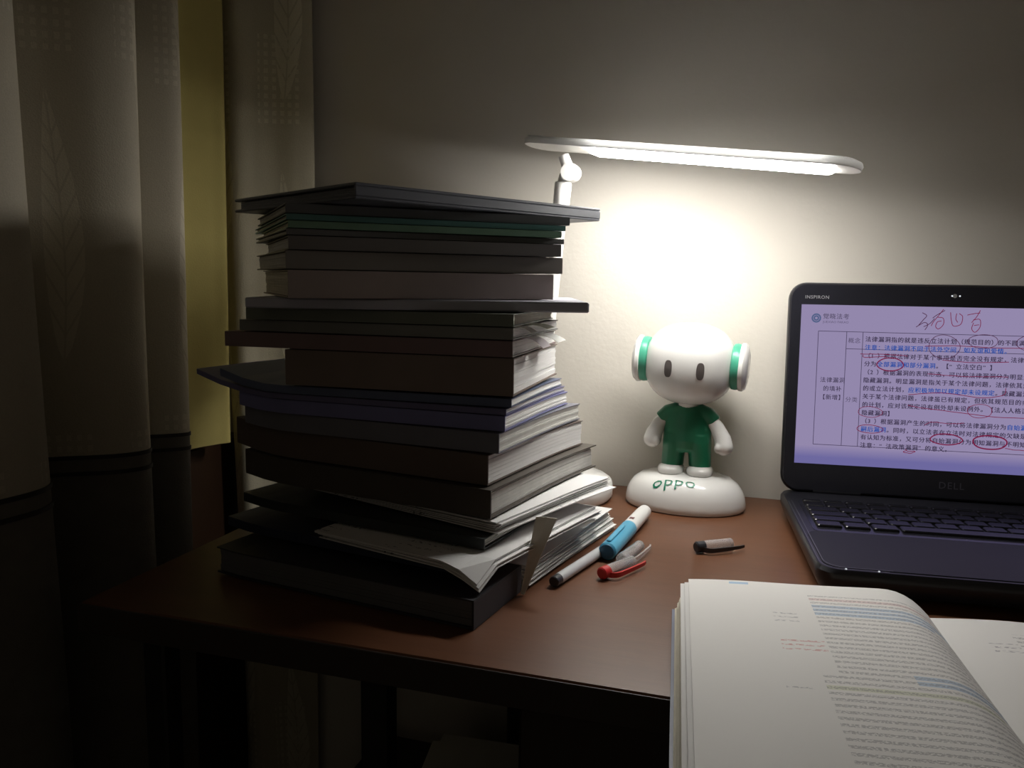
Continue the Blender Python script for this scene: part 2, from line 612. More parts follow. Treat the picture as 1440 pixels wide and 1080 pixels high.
def sheaf(label, corner, x, y, rot, W, L, z0, n, dz=0.0011, jit=0.006, fan=0.0, bend=ident, seed=1, m=paper_m, slide=0.0):
    """loose sheets, each one a part"""
    bend = world_bend(bend, x, y, rot)
    rnd = random.Random(seed)
    root = thing('paper_sheaf', label, 'papers', (x, y, z0), rot, 'books and papers in the tall stack')
    x0, x1 = (-W, 0.0) if corner == 'R' else (0.0, W)
    for k in range(n):
        a = R(rnd.uniform(-1.0, 1.0) * 1.2 + fan * (k - n / 2))
        dx, dy = rnd.uniform(-jit, jit), rnd.uniform(0, jit) + slide * k
        ca, sa = math.cos(a), math.sin(a)
        def fn(px, py, pz, ca=ca, sa=sa, dx=dx, dy=dy):
            p = Vector((px * ca - py * sa + dx, px * sa + py * ca + dy, pz))
            return bend(p.x, p.y, p.z)
        part('sheet', slab(x0, x1, 0, L, dz * k + 0.0002, dz * k + dz * 0.62, 10, 8, fn), m, root)
    return root

# near right corner of the lower half of the stack, then the upper half
def sag(k_curl, x0, k_back=0.0, yb=0.1, corner_drop=0.0, cr=0.05):
    def fn(x, y, z):
        d = max(0.0, x0 - x)
        e = max(0.0, y - yb)
        q = 0.0
        if corner_drop:
            q = corner_drop * max(0.0, 1 - math.hypot(x, y) / cr) ** 1.5
        return Vector((x, y, z + k_curl * d * d - k_back * e * e - q))
    return fn

STACK = 'books and papers in the tall stack'
# --- papers and folders at the foot of the stack; darker covers, shade put into their colour
SG = lambda k=1.3, b=0.2, drop=0.0, cr=0.03: (k, b, drop, cr)
book('flat black document wallet at the very bottom of the stack', 'R', -0.189, -0.469, -8, 0.250, 0.084, 0.7505, 0.7735,
     cov_m('black', (0.035, 0.035, 0.04), 0.5), mat('dark_papers', (0.12, 0.12, 0.125), 0.7), 'right', 0.0015, 0.002,
     SG(1.3, 0.0), name='document_wallet', cat='folder')
sheaf('fanned bundle of white sheets on the desk behind the black document wallet', 'R', -0.1745, -0.3810, -11, 0.205, 0.197, 0.7505, 16, 0.00135, 0.0035, 0.15, seed=4)
book('dark notebook lying directly on the black document wallet', 'R', -0.200, -0.436, -9, 0.256, 0.19, 0.7775, 0.7860,
     cov_m('navy', (0.03, 0.035, 0.06), 0.5), grey_page_m, 'front', 0.001, 0.002, SG(1.4), seed=3, name='notebook', cat='notebook')
sheaf('loose handwritten sheets with a drooping front corner low in the stack', 'R', -0.190, -0.461, -15, 0.165, 0.205, 0.7875, 5, 0.0014, 0.003, 0.3,
      bend=SG(1.5, 0.2, 0.013, 0.027), seed=6, m=hand_m)
book('added dark exercise book between the two sheaves of loose sheets', 'R', -0.197, -0.4230, -10, 0.255, 0.19, 0.7962, 0.8050,  # added to darken the low front, where white sheets looked too bright
     cov_m('dark_green_black', (0.035, 0.04, 0.04), 0.5), grey_page_m, 'front', 0.001, 0.002, SG(1.5), seed=5, name='notebook', cat='notebook')
sheaf('white sheets fanned out to the right directly under the softcover book', 'R', -0.188, -0.4140, -17, 0.22, 0.195, 0.8062, 6, 0.0017, 0.006, 0.55,
      bend=SG(1.6), seed=9, m=hand_m)

# --- lower books
book('softcover book with pale page edge whose front corner sticks out, under the thick book', 'R', -0.196, -0.4116, -10, 0.262, 0.230, 0.8180, 0.8415,
     cov_m('brown_grey', (0.085, 0.072, 0.06), 0.45), grey_page_m, 'front', 0.0014, 0.004, SG(1.7), seed=11)
book('thick softcover book with dark front spine and wide cream page edge', 'R', -0.2015, -0.4030, -9, 0.268, 0.210, 0.8425, 0.8675,
     cov_m('brown_black', (0.136, 0.104, 0.088), 0.5), paper_m, 'front', 0.0009, 0.0012, SG(1.8), seed=12)
book('grey edged book under the blue violet one', 'R', -0.1935, -0.4000, -6, 0.256, 0.205, 0.8685, 0.8850,
     cov_m('slate', (0.176, 0.176, 0.208), 0.5), grey_page_m, 'front', 0.0009, 0.0012, SG(1.9), seed=13)
book('book in a blue violet cover with a bright white page edge', 'R', -0.1905, -0.3945, -3, 0.258, 0.180, 0.8858, 0.8985,
     cov_m('blue_violet', (0.208, 0.208, 0.4), 0.4), paper_m, 'front', 0.0009, 0.0012, SG(2.0), seed=14)
book('thin violet magazine whose long left end bends out of the stack', 'R', -0.1900, -0.3935, -2, 0.302, 0.178, 0.8990, 0.9042,
     cov_m('violet_dark', (0.16, 0.152, 0.272), 0.4), paper_m, 'front', 0.0007, 0.0010, SG(2.1), seed=20, layers=3, name='magazine', cat='magazine')
book('thin booklet with a curled left end and light blue cover edge', 'R', -0.1870, -0.3890, 0, 0.275, 0.172, 0.9048, 0.9120,
     cov_m('sky', (0.12, 0.145, 0.23), 0.4), paper_m, 'front', 0.0008, 0.001, SG(3.2), seed=15, layers=4, name='booklet', cat='booklet')
book('very thick book with plain brown front and tall white page edge', 'R', -0.1860, -0.3876, 2, 0.205, 0.168, 0.9136, 0.9445,
     cov_m('brown', (0.208, 0.16, 0.136), 0.55), paper_m, 'front', 0.0012, 0.0016, seed=16, layers=12)
book('maroon covered book sticking out at left halfway up the stack', 'R', -0.1870, -0.3880, 2, 0.263, 0.165, 0.9452, 0.9585,
     cov_m('maroon', (0.22, 0.15, 0.15), 0.5), paper_m, 'front', 0.0010, 0.0015, seed=17)
book('charcoal book with paper slips lying on the maroon book', 'R', -0.1868, -0.3879, 1, 0.251, 0.160, 0.9592, 0.9690,
     cov_m('charcoal', (0.224, 0.224, 0.208), 0.5), paper_m, 'front', 0.0010, 0.0015, seed=18)
book('dark green grey book right under the wide thin board', 'R', -0.1866, -0.3878, 3, 0.239, 0.160, 0.9697, 0.9800,
     cov_m('green_grey', (0.176, 0.192, 0.16), 0.5), cream_m, 'front', 0.0010, 0.0015, seed=19)

# --- wide thin board and the upper half of the stack (turned the other way)
bd = thing('clip_board', 'wide thin lilac grey board sticking out at right, in the middle of the stack', 'board', (-0.1335, -0.3505, 0.9808), 17, STACK)
part('board', bevel_box(-0.282, 0.0, 0.0, 0.20, 0.0, 0.0085, 0.0012, 1), mat('lilac_board', (0.42, 0.42, 0.48), 0.5), bd)
UX, UY = -0.352, -0.449
ub = [  # upper covers coloured lighter than the lowest ones, imitating shade down the stack
    ('thick brown grey softcover book lying on the wide thin board', 0.228, 0.195, 39.5, 0.9900, 1.0122, 'umber', (0.332, 0.273, 0.254), cream_m, 0.000, 0.000, 9),
    ('dark book with a cream page edge, second above the wide thin board', 0.240, 0.205, 40.5, 1.0128, 1.0272, 'olive_black', (0.214, 0.195, 0.176), grey_page_m, -0.001, -0.001, 6),
    ('black softcover book with bright paper at its right end, third above the wide board', 0.233, 0.190, 39.0, 1.0278, 1.0385, 'soot', (0.176, 0.164, 0.156), paper_m, 0.001, 0.000, 5),
    ('slim black magazine fourth above the wide board', 0.241, 0.200, 41.0, 1.0390, 1.0438, 'ink', (0.156, 0.156, 0.156), grey_page_m, 0.000, -0.001, 3),
    ('slim dark green booklet fifth above the wide board', 0.234, 0.215, 39.5, 1.0443, 1.0500, 'bottle_green', (0.195, 0.332, 0.234), cream_m, 0.001, 0.000, 3),
    ('teal covered booklet sticking out at left below the top binder', 0.240, 0.245, 40.0, 1.0504, 1.0552, 'teal', (0.105, 0.24, 0.225), cream_m, 0.000, -0.0005, 3),
    ('black book directly below the flat binder at the top', 0.246, 0.195, 40.5, 1.0556, 1.0632, 'jet', (0.137, 0.144, 0.149), grey_page_m, -0.001, 0.000, 4),
]
for i, (lab, W_, L_, rt, z0, z1, cn, cc, pg, dx, dy, ly_) in enumerate(ub):
    book(lab, 'L', UX + dx, UY + dy, rt, W_, L_, z0, z1, cov_m(cn, cc), pg, 'front', 0.0011, 0.0022, layers=ly_, seed=40 + i,
         name=('magazine' if 'magazine' in lab else 'booklet' if 'booklet' in lab else 'book'),
         cat=('magazine' if 'magazine' in lab else 'booklet' if 'booklet' in lab else 'book'))
bn = thing('ring_binder', 'flat dark binder lying on the very top of the stack', 'binder', (-0.287, -0.4605, 1.0640), 60, STACK)
cv = cov_m('binder', (0.12, 0.125, 0.145), 0.4)
part('front_cover', bevel_box(0, 0.272, 0, 0.205, 0.0094, 0.0120, 0.0008, 1), cv, bn)
part('back_cover', bevel_box(0, 0.272, 0, 0.205, 0.0, 0.0024, 0.0008, 1), cv, bn)
part('spine', bevel_box(0, 0.272, -0.0002, 0.0024, 0.0022, 0.0096, 0.0006, 1), cv, bn)
ac = Acc()
for k in range(4):
    ac.add(slab(0.004, 0.269, 0.0026, 0.200, 0.0026 + 0.0016 * k, 0.0040 + 0.0016 * k))
part('page_block', ac.vf, cv, bn, stuff=True)

# sticky tabs and loose slips at the lit right end of the middle books
for i, (px, py, z, ln, wd, dr, col, lab) in enumerate([
        (-0.1855, -0.372, 0.9691, 0.012, 0.020, -0.030, (0.86, 0.84, 0.80), 'white paper slip hanging from the charcoal book at the lit end'),
        (-0.1840, -0.345, 0.9586, 0.014, 0.030, -0.035, (0.84, 0.78, 0.82), 'pale pink paper slip hanging from the maroon book at the lit end'),
        (-0.1835, -0.302, 0.9586, 0.016, 0.034, -0.020, (0.88, 0.88, 0.84), 'white paper slip further back on the maroon book at the lit end'),
        (-0.1850, -0.330, 0.9691, 0.014, 0.030, -0.014, (0.78, 0.80, 0.62), 'pale yellow green paper slip from the green grey book under the board')]):
    t_ = thing('paper_slip', lab, 'paper', (px, py, z), 2, 'paper slips between the middle books')
    fn = lambda x, y, z_, dr=dr: Vector((x, y, z_ + (dr * (x / 0.03) ** 2 if x > 0 else 0)))
    part('slip', slab(-0.012, ln, -wd / 2, wd / 2, 0.0001, 0.0004, 10, 1, fn), mat('slip_%d' % i, col, 0.8), t_)
# folded strip standing against the near end of the white sheets
t_ = thing('folded_sheet', 'folded pale sheet hanging down over the near end of the white paper bundle', 'paper', (-0.1745, -0.3925, 0.7510), -11, 'books and papers in the tall stack')
def strip(x, y, z):
    s = z / 0.062
    return Vector((x * (0.22 + 0.85 * s) + 0.010 * s, y + 0.016 * s * s + (0.004 if x > 0 else 0) * s, z))
part('sheet', slab(-0.006, 0.010, 0, 0.0006, 0.0, 0.062, 2, 1, None), mat('ivory_sheet', (0.74, 0.71, 0.62), 0.8), t_)
for v_ in t_.children[0].data.vertices:
    v_.co = strip(*v_.co)

# papers on the shelf under the desk
t_ = thing('paper_pile', 'pale pile of papers on the shelf under the desk', 'papers', (-0.285, -0.235, 0.3675), 6)
rnd = random.Random(3)
for k in range(9):
    a = R(rnd.uniform(-5, 5))
    fn = lambda x, y, z, a=a: Vector((x * math.cos(a) - y * math.sin(a), x * math.sin(a) + y * math.cos(a), z))
    part('sheet', slab(-0.062, 0.052, -0.13, 0.13, 0.0075 * k, 0.0075 * k + 0.0068, 1, 1, fn), paper_m, t_)

# ------------------------------------------------------------------ desk lamp
white_p = mat('white_plastic', (0.80, 0.79, 0.76), 0.35, 0.5, 0.02)
grey_p = mat('grey_plastic', (0.30, 0.30, 0.30), 0.4)
led_panel_m = emit('led_panel_light', (1.0, 0.972, 0.925), LED_STRENGTH)
led_m = emit('led_chip_light', (1.0, 0.98, 0.94), CHIP_STRENGTH)
LX, LY = -0.2270, -0.080
lamp = thing('desk_lamp', 'white desk lamp with a lit slim bar head on a thin pole behind the stack', 'lamp', (LX, LY, DZ + 0.0003))
part('base', lathe([(0.060, 0.0), (0.068, 0.001), (0.071, 0.005), (0.071, 0.017), (0.069, 0.022), (0.064, 0.0255), (0.050, 0.0270), (0.0, 0.0275)], 44), white_p, lamp, True)
part('base_foot', lathe([(0.0, -0.0003), (0.058, -0.0003), (0.058, 0.0008), (0.0, 0.0008)], 32), grey_p, lamp, True)
ba = Acc().add(lathe([(0.0, 0.0265), (0.0105, 0.0265), (0.0105, 0.0281), (0.009, 0.0286), (0.0, 0.0287)], 24, 1.0, 0.75), Matrix.Translation((0.040, -0.022, 0)))
part('button', ba.vf, grey_p, lamp, True, label='grey oval touch button')
top = Vector((0.0095, -0.024, 0.366))
bot = Vector((-0.022, -0.012, 0.026))
ax = lambda s: bot.lerp(top, s)
part('pole_socket', tube([ax(-0.01), ax(0.012), ax(0.05), ax(0.062)], [0.013, 0.013, 0.0105, 0.0085], 20), white_p, lamp, True)
part('pole', tube([ax(0.0), ax(0.90)], 0.0076, 20), white_p, lamp, True)
part('pole_sleeve', tube([ax(0.885), ax(0.888), ax(0.995), ax(1.0)], [0.0086, 0.0092, 0.0096, 0.0088], 20), white_p, lamp, True)
# hinge knuckle
hz = top + Vector((0.006, -0.002, 0.010))
part('hinge', tube([hz + Vector((0.003, -0.0095, 0)), hz + Vector((0.003, 0.0095, 0))], 0.0098, 22), white_p, lamp, True)
part('hinge_fork', tube([top - Vector((0, 0, 0.004)), top + Vector((0.002, 0, 0.006)), hz + Vector((0.0, 0, 0.004)), hz + Vector((-0.006, 0, 0.0185))], [0.0072, 0.0072, 0.0066, 0.0062], 14), white_p, lamp, True)
# head: slim bar with rounded ends, tilted down to the right
HL, HW = 0.364, 0.042
hb = Vector((-0.2635, -0.094, 1.1590)) - Vector(lamp.location)
Mh = Matrix.Translation(hb) @ Matrix.Rotation(R(-17.0), 4, 'Z') @ Matrix.Rotation(R(7.9), 4, 'Y') @ Matrix.Rotation(R(-5.0), 4, 'X')
rings = []
for z, q_ in ((0.0, 0.0012), (0.004, 0.0), (0.0068, 0.0012), (0.0088, 0.006), (0.0094, 0.012)):
    rings.append([(x, y, z) for x, y in round_rect(q_, HL - q_, -HW / 2 + q_, HW / 2 - q_, HW / 2 - q_ - 0.001, 9)])
v, f = loft(rings, False)
f.append(tuple(range(len(v) - len(rings[0]), len(v))))          # closed on top, open underneath
shell_m = bpy.data.materials.new('lamp_thin_white_shell')
shell_m.use_nodes = True
t = NT(shell_m)
b = t.n['Principled BSDF']
b.inputs['Base Color'].default_value = (0.80, 0.79, 0.76, 1)
b.inputs['Roughness'].default_value = 0.4
tr = t.node('ShaderNodeBsdfTranslucent')
tr.inputs[0].default_value = (0.95, 0.97, 1.0, 1)
mx = t.node('ShaderNodeMixShader')
mx.inputs[0].default_value = 0.075
t.l.new(b.outputs[0], mx.inputs[1])
t.l.new(tr.outputs[0], mx.inputs[2])
t.l.new(mx.outputs[0], t.n['Material Output'].inputs[0])
a = Acc().add((v, f), Mh)
hd_ = part('head', a.vf, shell_m, lamp, True, label='slim white bar head of thin plastic')
# underside plate with the opening of the light strip
o1 = round_rect(0.0012, HL - 0.0012, -HW / 2 + 0.0012, HW / 2 - 0.0012, HW / 2 - 0.0022, 9)
o2 = round_rect(0.083, HL - 0.024, -0.0165, 0.0165, 0.0145, 9)
n = len(o1)
v = [(x, y, 0.0) for x, y in o1] + [(x, y, 0.0) for x, y in o2] + [(x, y, 0.0010) for x, y in o1] + [(x, y, 0.0010) for x, y in o2]
f = []
for i in range(n):
    k = (i + 1) % n
    f += [(i, i + n, k + n, k), (2 * n + i, 2 * n + k, 3 * n + k, 3 * n + i), (n + i, 3 * n + i, 3 * n + k, n + k)]
part('head_plate', Acc().add((v, f), Mh).vf, white_p, hd_)
rings = []
for z, q_ in ((0.0008, 0.0006), (-0.0018, 0.0), (-0.0032, 0.0016), (-0.0038, 0.0050)):
    rings.append([(x, y, z) for x, y in round_rect(0.083 + q_, HL - 0.024 - q_, -0.0165 + q_, 0.0165 - q_, 0.0145 - q_, 9)][::-1])
v, f = loft(rings)
a = Acc().add((v, f), Mh)
lp = part('led_panel', a.vf, led_panel_m, lamp, label='glowing white light strip')
for k in range(12):
    x = 0.096 + k * (HL - 0.133) / 11.0
    a = Acc().add(lathe([(0.0, -0.0058), (0.0018, -0.0056), (0.0033, -0.0050), (0.0042, -0.0041), (0.0044, -0.0034)], 14), Mh @ Matrix.Translation((x, 0.0, 0)))
    part('led', a.vf, led_m, lp)
a = Acc().add(prism(round_rect(0.004, 0.030, -0.012, 0.012, 0.006, 4), 0.0092, 0.0100), Mh)
part('head_cap', a.vf, white_p, lamp)

# ------------------------------------------------------------------ toy figure
toy_w = mat('toy_white', (0.80, 0.79, 0.76), 0.22, 0.5, 0.02, coat=0.4)
toy_g = mat('toy_green', (0.015, 0.17, 0.085), 0.35, 0.5, 0.08)
toy_g2 = mat('toy_ear_green', (0.06, 0.34, 0.22), 0.35, 0.5, 0.05)
toy_d = mat('toy_eye_dark', (0.10, 0.085, 0.08), 0.3, 0.5)
FX, FY = -0.0725, -0.0680
toy = thing('toy_figure', 'white toy figure in green overalls with ear discs standing on an oval base', 'toy', (FX, FY, DZ + 0.0003), -4)
BA, BB, BH = 0.0690, 0.0500, 0.0400
prof = [(0.0, 0.0), (0.955, 0.0), (0.985, 0.03), (1.0, 0.10), (0.995, 0.20), (0.975, 0.38), (0.93, 0.56), (0.86, 0.73), (0.75, 0.87), (0.58, 0.96), (0.30, 0.995), (0.0, 1.0)]
part('stand', lathe([(r, z * BH) for r, z in prof], 56, BA, BB), toy_w, toy, True, label='glossy white oval base')
def dome(x, y):
    r = math.hypot(x / BA, y / BB)
    for (r1, z1), (r0, z0) in zip(prof[4:], prof[3:]):
        if r1 <= r <= r0:
            return BH * (z1 + (z0 - z1) * (r - r1) / max(1e-6, r0 - r1))
    return BH
v, f = text_vf('oppo', 0.0190, 0.0, 1.05, 'CENTER')
bm_ = bmesh.new()
bv = [bm_.verts.new(p) for p in v]
for q in f:
    bm_.faces.new([bv[i] for i in q])
bmesh.ops.triangulate(bm_, faces=bm_.faces[:])
for _ in range(3):
    lg_ = [e for e in bm_.edges if e.calc_length() > 0.0012]
    bmesh.ops.subdivide_edges(bm_, edges=lg_, cuts=1)
    bmesh.ops.triangulate(bm_, faces=bm_.faces[:])
bm_.verts.index_update()
v = [p.co.copy() for p in bm_.verts]
f = [tuple(p.index for p in q.verts) for q in bm_.faces]
bm_.free()
xs = [p.x for p in v]
cx_ = (min(xs) + max(xs)) / 2
ver = []
for p in v:
    x, y = (p.x - cx_) * 1.18 - 0.0070, -0.0405 + p.y * 0.72
    ver.append((x, y - 0.0004, dome(x, y) + 0.0006))
part('lettering', (ver, f), mat('logo_green', (0.01, 0.20, 0.11), 0.4), toy, label='green lettering on the base')
# legs, torso and sleeves: one continuous green suit
def capsule(acc, pts, rad, seg=16):
    acc.add(tube(pts, rad, seg))
    for p, r in ((pts[0], rad[0]), (pts[-1], rad[-1])):
        acc.add(ellipsoid(p, (r, r, r), 14, 9))
su = Acc()
z0 = BH
su.add(loft([[(rx * math.cos(2 * math.pi * i / 28), ry * math.sin(2 * math.pi * i / 28), z) for i in range(28)]
             for z, rx, ry in ((z0 + 0.027, 0.0190, 0.012), (z0 + 0.031, 0.0260, 0.0175), (z0 + 0.042, 0.0275, 0.020), (z0 + 0.056, 0.0270, 0.0195), (z0 + 0.068, 0.0245, 0.0180), (z0 + 0.078, 0.0200, 0.016), (z0 + 0.085, 0.0140, 0.012))]))
for sx in (-1, 1):
    su.add(loft([[(sx * cx + rx * math.cos(2 * math.pi * i / 20), ry * math.sin(2 * math.pi * i / 20), z) for i in range(20)]
                 for z, cx, rx, ry in ((z0 + 0.0085, 0.0158, 0.0128, 0.0150), (z0 + 0.018, 0.0154, 0.0128, 0.0155), (z0 + 0.030, 0.0144, 0.0133, 0.0175), (z0 + 0.040, 0.0142, 0.0135, 0.0190), (z0 + 0.050, 0.013, 0.0130, 0.018))]))
    su.add(tube([(sx * 0.010, 0, z0 + 0.079), (sx * 0.022, -0.001, z0 + 0.0745), (sx * 0.0305, -0.002, z0 + 0.0665)], [0.0095, 0.0100, 0.0085], 16))
part('overalls', fuse(su, 0.0011, 5), toy_g, toy, True, label='green one piece suit')
ar = {-1: [(-0.0235, -0.001, 0.0715), (-0.0320, -0.003, 0.0610), (-0.0370, -0.006, 0.0490), (-0.0385, -0.0085, 0.0400)],
      1: [(0.0235, -0.001, 0.0715), (0.0330, -0.003, 0.0605), (0.0400, -0.006, 0.0470), (0.0425, -0.0085, 0.0370)]}
for sx, pts in ar.items():
    q = Acc()
    pts = [(x, y, z + z0) for x, y, z in pts]
    capsule(q, pts, [0.0066, 0.0082, 0.0098, 0.0105])
    q.add(ellipsoid((pts[-1][0] - sx * 0.006, pts[-1][1] - 0.006, pts[-1][2] - 0.001), (0.0042, 0.0055, 0.0062), 12, 8))   # thumb
    part('arm', fuse(q, 0.0011, 5), toy_w, toy, True)
    part('foot', ellipsoid((sx * 0.0165, -0.004, z0 + 0.0035), (0.0148, 0.0190, 0.0078), 22, 12, 0.8), toy_w, toy, True)
part('neck', tube([(0, -0.002, z0 + 0.074), (0, -0.002, z0 + 0.098)], [0.0105, 0.0115], 18), toy_w, toy, True)
HZ = 0.1655
for o_ in toy.children:
    if o_.name.split('.')[0] in ('overalls', 'arm', 'foot', 'neck'):
        for v_ in o_.data.vertices:
            v_.co.z = z0 - 0.0005 + (v_.co.z - z0) * 0.92
hd = part('head', ellipsoid((0, 0, HZ), (0.0510, 0.0455, 0.0465), 48, 30, 0.86), toy_w, toy, True, label='large rounded white head')
hd2 = []
for sx in (-1, 1):
    T_ = Matrix.Translation((sx * 0.0495, 0.000, HZ + 0.001)) @ Matrix.Rotation(R(90 * sx), 4, 'Y')
    a = Acc().add(lathe([(0.0, -0.004), (0.0225, -0.004), (0.0255, -0.002), (0.0262, 0.002), (0.0255, 0.0055), (0.0225, 0.0065), (0.0, 0.0065)], 36), T_)
    e1 = part('ear_ring', a.vf, toy_g2, toy, True, label='green ring of the ear disc')
    a = Acc().add(lathe([(0.0, 0.0042), (0.0235, 0.0042), (0.0268, 0.0060), (0.0272, 0.0098), (0.0245, 0.0130), (0.0165, 0.0150), (0.0, 0.0155)], 36), T_)
    part('ear_disc', a.vf, toy_w, e1, True)
    ex, ez = sx * 0.0175, HZ - 0.0035
    # eyes lie on the front of the head
    ol = [(ex + 0.0042 * math.copysign(abs(math.cos(t)) ** 0.7, math.cos(t)), ez + 0.0095 * math.copysign(abs(math.sin(t)) ** 0.75, math.sin(t))) for t in [2 * math.pi * k / 28 for k in range(28)]]
    def face_y(x, z):
        p = 2 / 0.86
        s = max(0.0, 1 - abs((z - HZ) / 0.0465) ** p)
        s = s ** (1 / p)
        c = max(0.0, 1 - abs(x / (0.0510 * max(s, 1e-3))) ** p)
        return -0.0455 * s * c ** (1 / p)
    n = len(ol)
    vv = [(x, face_y(x, z) - 0.0005, z) for x, z in ol] + [(ex, face_y(ex, ez) - 0.0009, ez)] + [(x, face_y(x, z) + 0.002, z) for x, z in ol]
    ff = [(i, (i + 1) % n, n) for i in range(n)] + [(n + 1 + i, n + 1 + (i + 1) % n, (i + 1) % n, i) for i in range(n)]
    part('eye', (vv, ff), toy_d, toy, label='dark oval eye')

# the head leans a little towards the laptop
for o_ in list(toy.children) + [c_ for p_ in toy.children for c_ in p_.children]:
    if o_.name.split('.')[0] in ('head', 'ear_ring', 'ear_disc', 'eye'):
        o_.data.transform(Matrix.Translation((0, 0, HZ)) @ Matrix.Rotation(R(2.5), 4, 'Y') @ Matrix.Translation((0, 0, -HZ)))

# ------------------------------------------------------------------ laptop
LO, LA = (0.0322, -0.0699, DZ + 0.0006), 5.57
lap_k = mat('laptop_black', (0.014, 0.014, 0.018), 0.30, 0.4, 0.1, 60)
lap_g = mat('laptop_gloss', (0.016, 0.016, 0.022), 0.18, 0.5, 0.1, 60)
lap_deck = mat('laptop_deck', (0.012, 0.012, 0.015), 0.42, 0.2, 0.15, 80)
key_m = mat('laptop_key', (0.008, 0.008, 0.010), 0.25, 0.35)
edge_m = mat('laptop_edge_trim', (0.16, 0.16, 0.17), 0.3, 0.5, metal=0.6)
lap = thing('laptop', 'open black laptop showing a page of Chinese notes beside the toy figure', 'laptop', LO, LA)
LW, LD = 0.352, 0.253
part('base', Acc().add(loft([[(x, y, z) for x, y in round_rect(s, LW - s, -LD + s, 0.012 - s * 0.3, 0.018, 6)]
     for z, s in ((0.0035, 0.010), (0.006, 0.004), (0.016, 0.0), (0.023, 0.0), (0.0262, 0.0022))])).vf, lap_k, lap, True)
for fx, fy in ((0.03, -0.03), (LW - 0.03, -0.03), (0.03, -0.22), (LW - 0.03, -0.22)):
    part('rubber_foot', Acc().add(lathe([(0.0, 0.0), (0.007, 0.0), (0.007, 0.005), (0.0, 0.005)], 14), Matrix.Translation((fx, fy, 0))).vf, key_m, lap)
part('palm_rest', prism(round_rect(0.006, LW - 0.006, -LD + 0.006, -0.146, 0.014, 6), 0.0260, 0.0268), lap_deck, lap)
a = Acc()
for dd in (0.0, 0.0035):
    ol = round_rect(0.0035 + dd, LW - 0.0035 - dd, -LD + 0.0035 + dd, -0.01, 0.0165, 6)
    pts = [(x, y, 0.0269) for x, y in ol]
    k = len(pts)
    a.add(ribbon([p for p in pts[21:28]][::-1][::-1], 0.0007, (0, 0, 1)))
    a.add(ribbon([pts[27 - 0], (pts[27][0] + 0.035, pts[27][1], 0.0269)], 0.0007, (0, 0, 1)))
    a.add(ribbon([pts[21], (pts[21][0], pts[21][1] + 0.19, 0.0269)], 0.0007, (0, 0, 1)))
part('edge_trim', a.vf, edge_m, lap, label='thin bright line around the palm rest')
tray = part('key_tray', prism(round_rect(0.0135, LW - 0.0135, -0.147, -0.034, 0.008, 5), 0.0258, 0.0266), lap_g, lap)
rows = [(0.0085, [1] * 15), (0.0150, [1] * 13 + [2]), (0.0150, [1.5] + [1] * 12 + [1.5]), (0.0150, [1.8] + [1] * 11 + [2.2]),
        (0.0150, [2.3] + [1] * 10 + [2.7]), (0.0150, [1.2, 1.2, 1.2, 6.2, 1.2, 1.2, 1.4, 1.4])]
kx0, kx1, ky = 0.017, LW - 0.017, -0.0365
kcache = {}
for h, ws in rows:
    pitch = (kx1 - kx0) / sum(ws)
    x = kx0
    for wd in ws:
        kw, key = wd * pitch - 0.0022, (round(wd * pitch, 4), h)
        if key not in kcache:
            rg = [[(px, py, z) for px, py in round_rect(-kw / 2 + s, kw / 2 - s, -h / 2 + s, h / 2 - s, 0.0016, 2)] for z, s in ((0.0, 0.0), (0.0016, 0.0003), (0.0024, 0.0011))]
            kcache[key] = mesh('key', *loft(rg), key_m)
        o = obj('key', kcache[key], lap)
        o.location = (x + wd * pitch / 2, ky - h / 2, 0.0266)
        x += wd * pitch
    ky -= h + 0.0026
led_w = emit('status_light', (0.9, 0.95, 1.0), 0.9)
for fx in (0.016, 0.0412):
    part('status_light', Acc().add(lathe([(0.0, 0.0), (0.0009, 0.0), (0.0007, 0.0005), (0.0, 0.0006)], 10), Matrix.Translation((fx + 0.006, -LD + 0.0042, 0.0264))).vf, led_w, lap)
# lid, leaning a little back
TL = R(5.0)
def lid(u, w_, d=0.0):
    """u along the hinge, w_ up the lid, d out of its face"""
    return Vector((u, w_ * math.sin(TL) - d * math.cos(TL), 0.027 + w_ * math.cos(TL) + d * math.sin(TL)))
def lid_loft(rings):
    return loft([[lid(u, w_, d) for u, w_ in rr] for rr, d in rings])
LH = 0.2330
part('lid', lid_loft([(round_rect(0.004, LW - 0.004, 0.004, LH - 0.004, 0.016, 7), -0.0125), (round_rect(0.0005, LW - 0.0005, 0.0005, LH - 0.0005, 0.0185, 7), -0.010),
                      (round_rect(0, LW, 0, LH, 0.0185, 7), -0.004), (round_rect(0.0012, LW - 0.0012, 0.0012, LH - 0.0012, 0.0175, 7), -0.0012)]), lap_k, lap, True)
part('bezel', lid_loft([(round_rect(0.0018, LW - 0.0018, 0.0018, LH - 0.0018, 0.0170, 7), -0.0012), (round_rect(0.0026, LW - 0.0026, 0.0026, LH - 0.0026, 0.0162, 7), 0.0)]), lap_g, lap, True, label='glossy black screen frame')
for u0, u1 in ((0.035, 0.085), (LW - 0.085, LW - 0.035)):
    part('hinge', tube([lid(u0, 0.0015, -0.006), lid(u1, 0.0015, -0.006)], 0.0062, 14), lap_k, lap, True)
SU0, SU1, SW0, SW1 = 0.0136, LW - 0.0136, 0.0322, 0.2085
